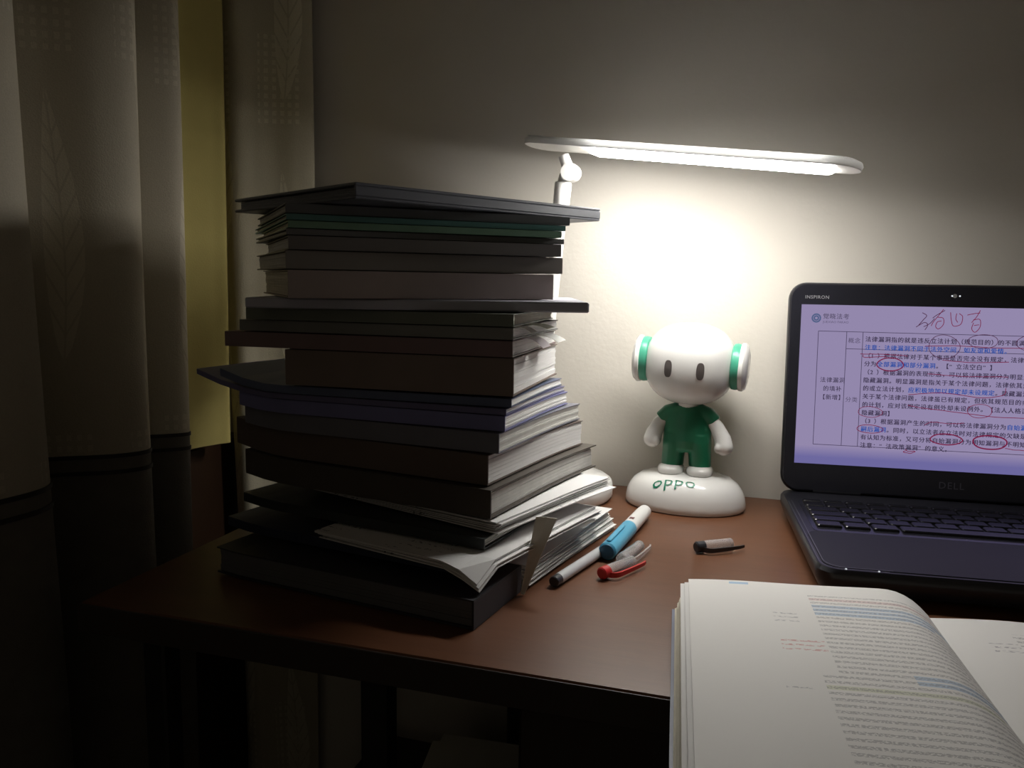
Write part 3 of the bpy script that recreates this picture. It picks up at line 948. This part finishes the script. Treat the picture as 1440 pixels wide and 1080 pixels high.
def screen_material():
    m = bpy.data.materials.new('screen_glow')
    m.use_nodes = True
    t = NT(m)
    t.n.remove(t.n['Principled BSDF'])
    sp = t.node('ShaderNodeSeparateXYZ')
    t.l.new(uv_socket(t), sp.inputs[0])
    # the blue bar of the viewer at the bottom of the picture
    f = t.m('MULTIPLY', t.m('SUBTRACT', 0.115, sp.outputs[1]), 14.0)
    f = t.m('MINIMUM', t.m('MAXIMUM', f, 0.0), 1.0)
    e = t.node('ShaderNodeEmission')
    t.l.new(t.mix(f, (0.88, 0.74, 1.25, 1), (0.46, 0.42, 1.05, 1)), e.inputs[0])
    e.inputs[1].default_value = SCREEN_STRENGTH
    g = t.node('ShaderNodeBsdfGlossy')
    g.inputs['Roughness'].default_value = 0.3
    g.inputs[0].default_value = (0.02, 0.02, 0.02, 1)
    ad = t.node('ShaderNodeAddShader')
    t.l.new(e.outputs[0], ad.inputs[0])
    t.l.new(g.outputs[0], ad.inputs[1])
    t.l.new(ad.outputs[0], t.n['Material Output'].inputs[0])
    return m
sv = [lid(SU0, SW0, 0.0003), lid(SU1, SW0, 0.0003), lid(SU1, SW1, 0.0003), lid(SU0, SW1, 0.0003)]
sv += [lid(SU0, SW0, -0.0005), lid(SU1, SW0, -0.0005), lid(SU1, SW1, -0.0005), lid(SU0, SW1, -0.0005)]
screen = part('screen', (sv, [(0, 1, 2, 3), (1, 0, 4, 5), (2, 1, 5, 6), (3, 2, 6, 7), (0, 3, 7, 4)]), screen_material(), lap,
              uvs=[(0, 0), (1, 0), (1, 1), (0, 1)] * 2, label='lit lavender screen with a table of Chinese text')
txt_dark = emit('screen_text_dark', (0.10, 0.075, 0.16), SCREEN_STRENGTH * 1.4)
txt_grey = emit('screen_text_grey', (0.34, 0.28, 0.50), SCREEN_STRENGTH)
txt_blue = emit('screen_text_blue', (0.05, 0.22, 1.05), SCREEN_STRENGTH)
ink_red = emit('screen_ink_red', (0.55, 0.03, 0.16), SCREEN_STRENGTH)
ink_dark = emit('screen_ink_dark', (0.22, 0.05, 0.16), SCREEN_STRENGTH)
line_m = emit('screen_table_line', (0.16, 0.12, 0.26), SCREEN_STRENGTH)
PITCH = 0.0066
def screen_text(s, u, w_, m, size=PITCH, bold=0.0, name='screen_text', clip=True):
    if clip:
        room_ = int((SU1 - 0.003 - u) / size)
        s = s[:room_]
    acc = Acc()
    for i, ch in enumerate(s):
        if ch == ' ':
            continue
        vf = text_vf(ch, size * 0.94)
        for k in range(3 if bold else 2):
            d = k * size * 0.022
            acc.add(([lid(u + i * size + p.x + d, w_ - size * 0.40 + p.y + d * 0.5, 0.0005 + 0.00002 * k) for p in vf[0]], vf[1]))
    return part(name, acc.vf, m, screen)
Y0, DY, X0 = 0.1722, 0.00894, 0.0812
body = [
    [('法律漏洞指的就是违反立法计划（规范目的）的不圆满性', 0)],
    [('注意：法律漏洞不同于法外空间，如友谊和爱情。', 1)],
    [('（1）根据法律对于某个事项是否完全没有规定，法律漏洞可以', 0)],
    [('分为', 0), ('全部漏洞和部分漏洞', 1), ('。【“立法空白”】', 0)],
    [('（2）根据漏洞的表现形态，可以将法律漏洞分为明显漏洞和', 0)],
    [('隐藏漏洞。明显漏洞是指关于某个法律问题，法律依其规范', 0)],
    [('的或立法计划，', 0), ('应积极地加以规定却未设规定', 1), ('。隐藏漏洞是指', 0)],
    [('关于某个法律问题，法律虽已有规定，但依其规范目的或立法', 0)],
    [('的计划，应对该规定设有例外却未设例外。【法人人格否认', 0)],
    [('隐藏漏洞】', 0)],
    [('（3）根据漏洞产生的时间，可以将法律漏洞分为', 0), ('自始漏洞和', 1)],
    [('嗣后漏洞', 1), ('。同时，以立法者在立法时对法律规定的欠缺是否已', 0)],
    [('有认知为标准，又可分将自始漏洞分为明知漏洞与不明知漏洞', 0)],
    [('注意：“法政策漏洞”的意义。', 0)]]
for i, runs in enumerate(body):
    c = 0
    for s, k in runs:
        screen_text(s, X0 + c * PITCH, Y0 - i * DY, txt_blue if k else txt_dark, bold=0.012 if k else 0.004)
        c += len(s)
screen_text('概念', 0.0637, 0.1703, txt_grey, bold=0.0)
screen_text('分类', 0.0637, 0.1055, txt_grey, bold=0.0)
for i, s in enumerate(('法律漏洞', '的填补', '【新增】')):
    screen_text(s, 0.0365 if len(s) == 4 else 0.0400, 0.1262 - i * DY * 1.06, txt_dark, bold=0.0)
screen_text('觉晓法考', 0.0362, 0.1962, txt_grey, 0.0070, 0.006)
vf = text_vf('JUEXIAO FAKAO', 0.0036)
part('screen_text', ([lid(0.0366 + p.x, 0.1885 + p.y, 0.0005) for p in vf[0]], vf[1]), txt_grey, screen)
lg = Acc()
for r0 in (0.0043, 0.0022):
    lg.add(ribbon([lid(0.0296 + r0 * math.cos(R(k)), 0.1937 + r0 * math.sin(R(k)), 0) for k in range(0, 361, 20)], 0.0016, lid(0, 0, 1) - lid(0, 0, 0), 0.0005))
part('screen_logo', lg.vf, emit('screen_logo_blue', (0.26, 0.36, 0.72), SCREEN_STRENGTH), screen)
fn_ = lid(0, 0, 1) - lid(0, 0, 0)
def stroke(pts, m, wd=0.0007, name='pen_mark', d=0.0007):
    return part(name, ribbon([lid(u, w_, 0) for u, w_ in pts], wd, fn_, d), m, screen)
TU0, TU1, TW0, TW1 = 0.0325, SU1 - 0.004, 0.0540, 0.1795
tl = Acc()
for p in ([(TU0, TW1), (TU1, TW1)], [(TU0, TW0), (TU1, TW0)], [(TU0, TW0), (TU0, TW1)], [(0.0620, TW0), (0.0620, TW1)], [(0.0788, TW0), (0.0788, TW1)], [(0.0620, 0.1608), (TU1, 0.1608)]):
    tl.add(ribbon([lid(u, w_, 0) for u, w_ in p], 0.0006, fn_, 0.0004))
part('table_lines', tl.vf, line_m, screen)
def wob(pts, seed=0, amp=0.0006, n=6):
    rnd_ = random.Random(seed)
    pp = smooth_path([(p[0], p[1]) for p in pts], n)
    return [(p.x, p.y + rnd_.uniform(-amp, amp) * 0.4) for p in pp]
def oval(cu, cw, ru, rw, seed=0, turns=1.08):
    return [(cu + ru * (1 + 0.03 * math.sin(3 * t + seed)) * math.cos(t), cw + rw * (1 + 0.05 * math.cos(2 * t + seed)) * math.sin(t))
            for t in [2.2 + 2 * math.pi * turns * k / 40 for k in range(41)]]
for cu, cw, ru, rw, thick, m_ in ((0.1080, 0.1452, 0.0135, 0.0068, 0.0011, ink_red), (0.1610, 0.1660, 0.0155, 0.0125, 0.0006, ink_dark), (0.1990, 0.1728, 0.0145, 0.0075, 0.0006, ink_dark),
                                  (0.0900, 0.0925, 0.0125, 0.0058, 0.0006, ink_red), (0.1995, 0.0985, 0.0120, 0.0075, 0.0006, ink_red), (0.0905, 0.0738, 0.0135, 0.0044, 0.0007, ink_red),
                                  (0.1680, 0.0665, 0.0160, 0.0056, 0.0012, ink_red), (0.2110, 0.0655, 0.0165, 0.0076, 0.0014, ink_red), (0.2490, 0.1725, 0.0180, 0.0090, 0.0006, ink_dark)):
    stroke(oval(cu, cw, ru, rw, cu * 90), m_, thick)
for pts, m_ in (([(0.142, 0.166), (0.175, 0.1675), (0.205, 0.1665), (0.250, 0.167)], ink_red), ([(0.077, 0.1555), (0.100, 0.1560), (0.125, 0.155)], ink_red),
                ([(0.146, 0.1365), (0.180, 0.1350), (0.225, 0.1360)], ink_red), ([(0.160, 0.1518), (0.190, 0.1500), (0.225, 0.152)], ink_red),
                ([(0.128, 0.113), (0.160, 0.1165), (0.200, 0.113), (0.221, 0.1165), (0.2235, 0.124)], ink_red), ([(0.128, 0.1015), (0.146, 0.099), (0.175, 0.0965), (0.215, 0.093), (0.270, 0.0930)], ink_red),
                ([(0.146, 0.081), (0.153, 0.0845), (0.170, 0.0835), (0.185, 0.0850)], ink_red), ([(0.080, 0.155), (0.082, 0.152), (0.104, 0.1535)], ink_red),
                ([(0.226, 0.0600), (0.240, 0.0588), (0.275, 0.0590)], ink_red), ([(0.128, 0.0535), (0.131, 0.0515), (0.138, 0.0520), (0.133, 0.0495), (0.126, 0.0505), (0.129, 0.0525)], ink_red)):
    stroke(wob(pts, int(pts[0][0] * 1000)), m_, 0.0007)
# handwriting above the table
for pts in ([(0.1375, 0.2020), (0.1420, 0.1990), (0.1390, 0.1945), (0.1345, 0.1885)], [(0.1320, 0.1865), (0.1400, 0.1915), (0.1435, 0.1890), (0.1410, 0.1835)], [(0.1395, 0.1870), (0.1455, 0.1905), (0.1500, 0.1960)],
            [(0.1480, 0.1965), (0.1530, 0.2005), (0.1600, 0.2050)], [(0.1585, 0.2062), (0.1540, 0.1995), (0.1490, 0.1925), (0.1470, 0.1880)], [(0.1530, 0.1975), (0.1585, 0.1965), (0.1590, 0.1900), (0.1545, 0.1850), (0.1515, 0.1875), (0.1530, 0.1925), (0.1570, 0.1935)],
            [(0.1655, 0.2030), (0.1665, 0.1950), (0.1690, 0.1885), (0.1760, 0.1905), (0.1775, 0.1985), (0.1740, 0.2020)], [(0.1715, 0.2020), (0.1710, 0.1960), (0.1730, 0.1925)],
            [(0.1820, 0.2005), (0.1880, 0.2020), (0.1945, 0.2030)], [(0.1945, 0.2058), (0.1910, 0.1985), (0.1865, 0.1925)], [(0.1880, 0.1955), (0.1945, 0.1960), (0.1950, 0.1880), (0.1905, 0.1825), (0.1870, 0.1860), (0.1885, 0.1925)], [(0.1890, 0.1895), (0.1940, 0.1905)]):
    stroke(wob(pts, int(pts[0][0] * 3000), 0.0002), ink_dark if pts[0][0] < 0.15 else ink_red, 0.0007)
mark_m = mat('laptop_print', (0.34, 0.34, 0.36), 0.4)
mark_d = mat('laptop_badge', (0.065, 0.063, 0.085), 0.3)
vf = text_vf('INSPIRON', 0.0052, 0.0, 1.12)
part('lettering', ([lid(0.0168 + p.x, 0.2150 + p.y, 0.0003) for p in vf[0]], vf[1]), mark_m, lap, label='small grey lettering at the top left of the frame')
vf = text_vf('DELL', 0.0105, 0.0, 1.15)
part('lettering', ([lid(0.163 + p.x, 0.0130 + p.y, 0.0003) for p in vf[0]], vf[1]), mark_d, lap, label='dim grey lettering below the screen')
part('webcam', ([lid(0.169 + 0.0022 * math.cos(R(30 * k)), 0.2205 + 0.0022 * math.sin(R(30 * k)), 0.0003) for k in range(12)], [tuple(range(12))]), grey_p, lap)
for u in (0.1662, 0.1738):
    part('webcam_light', ([lid(u + 0.0009 * math.cos(R(36 * k)), 0.2205 + 0.0009 * math.sin(R(36 * k)), 0.0006) for k in range(10)], [tuple(range(10))]), led_w, lap)

# ------------------------------------------------------------------ open book in front
def print_material(name, side):
    m = bpy.data.materials.new(name)
    m.use_nodes = True
    t = NT(m)
    b = t.n['Principled BSDF']
    sp = t.node('ShaderNodeSeparateXYZ')
    t.l.new(uv_socket(t), sp.inputs[0])
    u, v = sp.outputs[0], sp.outputs[1]      # metres: u from the outer edge, v from the far edge
    pitch = 0.0066
    row = t.m('FLOOR', t.m('DIVIDE', v, pitch))
    fr = t.m('FRACT', t.m('DIVIDE', v, pitch))
    cmb = t.node('ShaderNodeCombineXYZ')
    t.l.new(t.m('MULTIPLY', u, 640.0), cmb.inputs[0])
    t.l.new(t.m('MULTIPLY', v, 900.0), cmb.inputs[1])
    t.l.new(row, cmb.inputs[2])
    gl = t.noise(cmb.outputs[0], 1.0, 2)
    cmb2 = t.node('ShaderNodeCombineXYZ')
    t.l.new(t.m('MULTIPLY', row, 7.31), cmb2.inputs[0])
    rr = t.noise(cmb2.outputs[0], 1.0, 0)
    if side == 'left':
        lo, hi = 0.084, t.m('MULTIPLY_ADD', rr, 0.05, 0.148)
        vlo, vhi = 0.022, 0.245
        lo = t.m('SUBTRACT', lo, t.m('MULTIPLY', t.m('GREATER_THAN', v, 0.145), 0.010))
    else:
        lo, hi = 0.045, t.m('MULTIPLY_ADD', rr, 0.06, 0.130)
        vlo, vhi = 0.024, 0.245
    region = t.m('MULTIPLY', t.m('MULTIPLY', t.m('GREATER_THAN', u, lo), t.m('LESS_THAN', u, hi)), t.between(v, vlo, vhi))
    ink = t.m('MULTIPLY', t.m('MULTIPLY', t.between(fr, 0.22, 0.68), t.m('GREATER_THAN', gl, 0.47)), region)
    base = (0.86, 0.845, 0.81, 1)
    col = base
    band = t.m('MULTIPLY', t.between(fr, 0.08, 0.82), region)
    if side == 'left':
        blue = t.m('MULTIPLY', band, t.m('MAXIMUM', t.between(v, 0.0395, 0.0590), t.m('MULTIPLY', t.between(v, 0.139, 0.152), t.m('GREATER_THAN', u, 0.125))))
        red = t.m('MULTIPLY', band, t.between(v, 0.0265, 0.0330))
        green = t.m('MULTIPLY', band, t.between(v, 0.1580, 0.1650))
        col = t.mix(t.m('MULTIPLY', blue, 0.50), col, (0.30, 0.50, 0.72, 1))
        col = t.mix(t.m('MULTIPLY', red, 0.30), col, (0.72, 0.38, 0.36, 1))
        col = t.mix(t.m('MULTIPLY', green, 0.35), col, (0.60, 0.66, 0.34, 1))
    col = t.mix(t.m('MULTIPLY', ink, 0.45), col, (0.17, 0.16, 0.17, 1))
    # handwritten notes in the margin
    cm = t.node('ShaderNodeCombineXYZ')
    t.l.new(t.m('MULTIPLY', u, 320.0), cm.inputs[0])
    t.l.new(t.m('MULTIPLY', v, 620.0), cm.inputs[1])
    sc = t.noise(cm.outputs[0], 1.0, 3)
    scr = t.m('MULTIPLY', t.m('GREATER_THAN', sc, 0.50), t.between(t.m('FRACT', t.m('DIVIDE', v, 0.0062)), 0.25, 0.62))
    if side == 'left':
        note = t.m('MULTIPLY', scr, t.m('MAXIMUM', t.m('MULTIPLY', t.between(u, 0.056, 0.083), t.between(v, 0.100, 0.118)), t.m('MULTIPLY', t.between(u, 0.108, 0.134), t.between(v, 0.236, 0.244))))
        col = t.mix(t.m('MULTIPLY', note, 0.65), col, (0.62, 0.24, 0.22, 1))
        pen = t.m('MULTIPLY', scr, t.m('MAXIMUM', t.m('MULTIPLY', t.between(u, 0.056, 0.072), t.between(v, 0.055, 0.075)), t.m('MULTIPLY', t.between(u, 0.052, 0.067), t.between(v, 0.163, 0.168))))
        col = t.mix(t.m('MULTIPLY', pen, 0.45), col, (0.25, 0.25, 0.28, 1))
        tab = t.m('MULTIPLY', t.between(u, 0.030, 0.044), t.between(v, 0.003, 0.007))
        col = t.mix(t.m('MULTIPLY', tab, 0.75), col, (0.30, 0.52, 0.75, 1))
    else:
        pen = t.m('MULTIPLY', scr, t.m('MULTIPLY', t.between(u, 0.026, 0.044), t.between(v, 0.040, 0.056)))
        col = t.mix(t.m('MULTIPLY', pen, 0.6), col, (0.25, 0.22, 0.26, 1))
    t.l.new(col, b.inputs['Base Color'])
    b.inputs['Roughness'].default_value = 0.65
    b.inputs['Specular IOR Level'].default_value = 0.25
    return m
OB = thing('open_book', 'thick open study book with marked lines lying in front of the laptop', 'book', (-0.0515, -0.3865, DZ + 0.0004), 5.5)
BL, PW = 0.255, 0.1820
def h_left(s):
    """height of the left page pile, s = 0 fore edge .. 1 gutter"""
    if s < 0.80:
        return 0.0265 + 0.0065 * math.sin(s / 0.80 * math.pi / 2)
    q = (s - 0.80) / 0.20
    return 0.0330 - 0.0175 * q ** 2.2
def h_right(s):
    return 0.0150 - 0.004 * (1 - s) ** 2 * 0 + 0.004 * math.sin(min(1, s / 0.35) * math.pi / 2) - 0.003 * s
rndb = random.Random(8)
acc = Acc()
NL = 20
for k in range(NL):
    f0, f1 = k / NL, (k + 0.9) / NL
    xo = 0.000 * (1 - f1) + 0.009 * f1 + rndb.uniform(-0.0006, 0.0006)
    yo, ye = rndb.uniform(-0.0007, 0.0007), rndb.uniform(-0.0012, 0.0012)
    def fn(s, y, z, f0=f0, f1=f1, xo=xo):
        zz = 0.0022 + (h_left(s) - 0.0034) * (f0 if z < 0.5 else f1)
        return Vector((xo + (PW - xo) * s, y, zz))
    acc.add(slab(0, 1, -BL + ye, yo, 0, 1, 16, 1, fn))
part('left_pages', acc.vf, cream_m, OB, stuff=True)
def page(x0, x1, hf, n, y0, y1, wav, lift=0.0004):
    v, f, uv = [], [], []
    m_ = 22
    for side in (0, 1):
        for j in range(m_ + 1):
            for i in range(n + 1):
                s, q = i / n, j / m_
                y = y1 + (y0 - y1) * q
                x = x0 + (x1 - x0) * s
                z = hf(s) - 0.0008 + (0.0005 if side else 0.0002) + wav(s, q) + lift
                v.append((x, y, z))
                uv.append((abs(x - x0), q * abs(y1 - y0)))
    N = (n + 1) * (m_ + 1)
    for j in range(m_):
        for i in range(n):
            a = j * (n + 1) + i
            f.append((a, a + 1, a + n + 2, a + n + 1))
            f.append((N + a, N + a + n + 1, N + a + n + 2, N + a + 1))
    for i in range(n):
        for j in (0, m_):
            a = j * (n + 1) + i
            f.append((a, a + 1, N + a + 1, N + a) if j else (a + 1, a, N + a, N + a + 1))
    for j in range(m_):
        for i in (0, n):
            a = j * (n + 1) + i
            f.append((a, a + n + 1, N + a + n + 1, N + a) if i == 0 else (a + n + 1, a, N + a, N + a + n + 1))
    return v, f, uv
wv = lambda s, q: 0.0009 * math.sin(7 * s + 1) * math.exp(-6 * q) + 0.0007 * math.sin(9 * s) * math.exp(-6 * (1 - q)) + 0.0008 * (1 - s)
v, f, uv = page(0.0095, PW, h_left, 30, -BL + 0.001, 0.0, wv)
part('left_page', (v, f), print_material('printed_page_left', 'left'), OB, True, uvs=uv, label='left page with blue and red marked lines')
for (x0_, dy_, lf) in ((0.0065, -0.004, -0.0010), (0.0035, -0.002, -0.0030)):
    v, f, uv = page(x0_, PW - 0.03, lambda s: h_left(s * 0.83), 18, -BL + 0.002, dy_, wv, lf)
    part('loose_page', (v, f), paper_m, OB, True)
acc = Acc()
for k in range(8):
    f0, f1 = k / 8, (k + 0.9) / 8
    xo = 0.006 * (1 - f1) + rndb.uniform(-0.0006, 0.0006)
    def fn(s, y, z, f0=f0, f1=f1, xo=xo):
        zz = 0.0022 + (h_right(s) - 0.0034) * (f0 if z < 0.5 else f1)
        return Vector((PW + 0.0004 + (0.182 + xo) * s, y, zz))
    acc.add(slab(0, 1, -BL + rndb.uniform(-0.001, 0.001), -0.0026, 0, 1, 10, 1, fn))
part('right_pages', acc.vf, cream_m, OB, stuff=True)
v, f, uv = page(PW + 0.0004, PW + 0.182, h_right, 20, -BL + 0.001, -0.002, lambda s, q: 0.0)
part('right_page', (v, f), print_material('printed_page_right', 'right'), OB, True, uvs=uv)
part('cover', slab(-0.002, 2 * PW + 0.008, -BL - 0.003, 0.002, 0.0, 0.0018, 1, 1), cov_m('study_book', (0.20, 0.22, 0.30)), OB)

# ------------------------------------------------------------------ pens and caps
def line_thing(name, label, cat, p0, p1, r, group=None):
    """a thing lying on the desk along p0 -> p1 (local x axis), base at p0"""
    d = Vector((p1[0] - p0[0], p1[1] - p0[1], 0))
    return thing(name, label, cat, (p0[0], p0[1], DZ + r + 0.0004), math.degrees(math.atan2(d.y, d.x)), group), d.length
clear_m = bpy.data.materials.new('clear_plastic')
clear_m.use_nodes = True
_b = clear_m.node_tree.nodes['Principled BSDF']
_b.inputs['Base Color'].default_value = (0.92, 0.92, 0.92, 1)
_b.inputs['Roughness'].default_value = 0.12
_b.inputs['Transmission Weight'].default_value = 0.75
_b.inputs['IOR'].default_value = 1.35
ink_black = mat('pen_black', (0.03, 0.03, 0.035), 0.35)
frost_m = mat('pen_barrel_frosted', (0.55, 0.56, 0.57), 0.3, 0.5, 0.06)
# grey pen lying along the paper bundle
pen, Lp = line_thing('pen', 'grey pen with dark end lying along the white paper bundle', 'pen', (-0.1540, -0.3680), (-0.1215, -0.2390), 0.0048)
part('barrel', tube([(0.009, 0, 0), (Lp - 0.02, 0, 0)], 0.0048, 18), frost_m, pen, True)
part('end_plug', tube([(0.0, 0, 0), (0.0008, 0, 0), (0.0095, 0, 0)], [0.0040, 0.0047, 0.0048], 18), ink_black, pen, True, label='dark end plug')
part('tip', tube([(Lp - 0.02, 0, 0), (Lp - 0.008, 0, 0), (Lp, 0, 0)], [0.0047, 0.0026, 0.0007], 16), edge_m, pen, True)
part('refill', tube([(0.01, 0, 0), (Lp - 0.02, 0, 0)], 0.0016, 8), ink_black, pen)
# highlighter
hl, Lh = line_thing('highlighter', 'light blue highlighter with a white end lying beside the paper bundle', 'highlighter', (-0.1235, -0.2870), (-0.1085, -0.1400), 0.0085)
blue_m = mat('highlighter_blue', (0.10, 0.42, 0.62), 0.35, 0.5, 0.05)
blue_d = mat('highlighter_blue_dark', (0.02, 0.14, 0.26), 0.35)
part('cap', tube([(0.0, 0, 0), (0.0015, 0, 0), (0.078, 0, 0), (0.0785, 0, 0)], [0.0070, 0.0084, 0.0084, 0.0080], 22), blue_m, hl, True)
part('cap_end', tube([(-0.0012, 0, 0), (0.0012, 0, 0)], [0.0068, 0.0074], 22), blue_d, hl, True, label='darker blue end face')
part('body', tube([(0.078, 0, 0), (0.130, 0, 0), (Lh - 0.002, 0, 0), (Lh, 0, 0)], [0.0080, 0.0078, 0.0072, 0.0058], 22), white_p, hl, True, label='white plastic body')
part('clip', bevel_box(0.004, 0.056, -0.0022, 0.0022, 0.0086, 0.0100, 0.0006, 1), blue_m, hl)
pm = Acc().add(box(0.086, 0.092, -0.0024, 0.0020, 0.0070, 0.0081))
part('printed_mark', pm.vf, mat('mark_dark_red', (0.16, 0.06, 0.06), 0.5), hl, label='small dark printed mark')
def pen_cap(label, p0, p1, col_m, clip_m):
    t_, L_ = line_thing('capped_tube', label, 'pen cap', p0, p1, 0.0055)
    part('tube', tube([(0.008, 0, 0), (0.0085, 0, 0), (L_ - 0.0005, 0, 0), (L_, 0, 0)], [0.0049, 0.0054, 0.0052, 0.0049], 18), clear_m, t_, True, label='clear plastic tube')
    part('end', tube([(0.0, 0, 0), (0.0012, 0, 0), (0.0090, 0, 0)], [0.0042, 0.0054, 0.0055], 18), col_m, t_, True)
    q = [(0.004, 0.0), (0.010, -0.0088), (0.022, -0.0098), (L_ + 0.002, -0.0090), (L_ + 0.010, -0.0072)]
    a_ = Acc()
    pts = smooth_path(q, 5)
    v_, f_ = [], []
    for i, p in enumerate(pts):
        hw = 0.0026 - 0.0014 * i / len(pts)
        for dy, dz in ((-0.0009, -hw), (0.0009, -hw), (0.0009, hw), (-0.0009, hw)):
            v_.append((p.x, p.y + dy, dz - 0.0015))
    for i in range(len(pts) - 1):
        for k in range(4):
            f_.append((4 * i + k, 4 * i + (k + 1) % 4, 4 * i + 4 + (k + 1) % 4, 4 * i + 4 + k))
    f_ += [(3, 2, 1, 0), tuple(4 * (len(pts) - 1) + k for k in range(4))]
    part('clip', (v_, f_), clip_m, t_)
    return t_
red_m = mat('pen_red', (0.55, 0.03, 0.03), 0.35)
pen_cap('clear pen cap with a red end and red clip beside the highlighter', (-0.1195, -0.3370), (-0.0985, -0.2960), red_m, red_m)
pen_cap('clear pen cap with black end and clip in front of the toy figure', (-0.0470, -0.2370), (-0.0150, -0.2130), ink_black, ink_black)
pen_cap('clear colourless pen cap leaning against the blue highlighter', (-0.1090, -0.2960), (-0.0985, -0.2500), clear_m, clear_m)
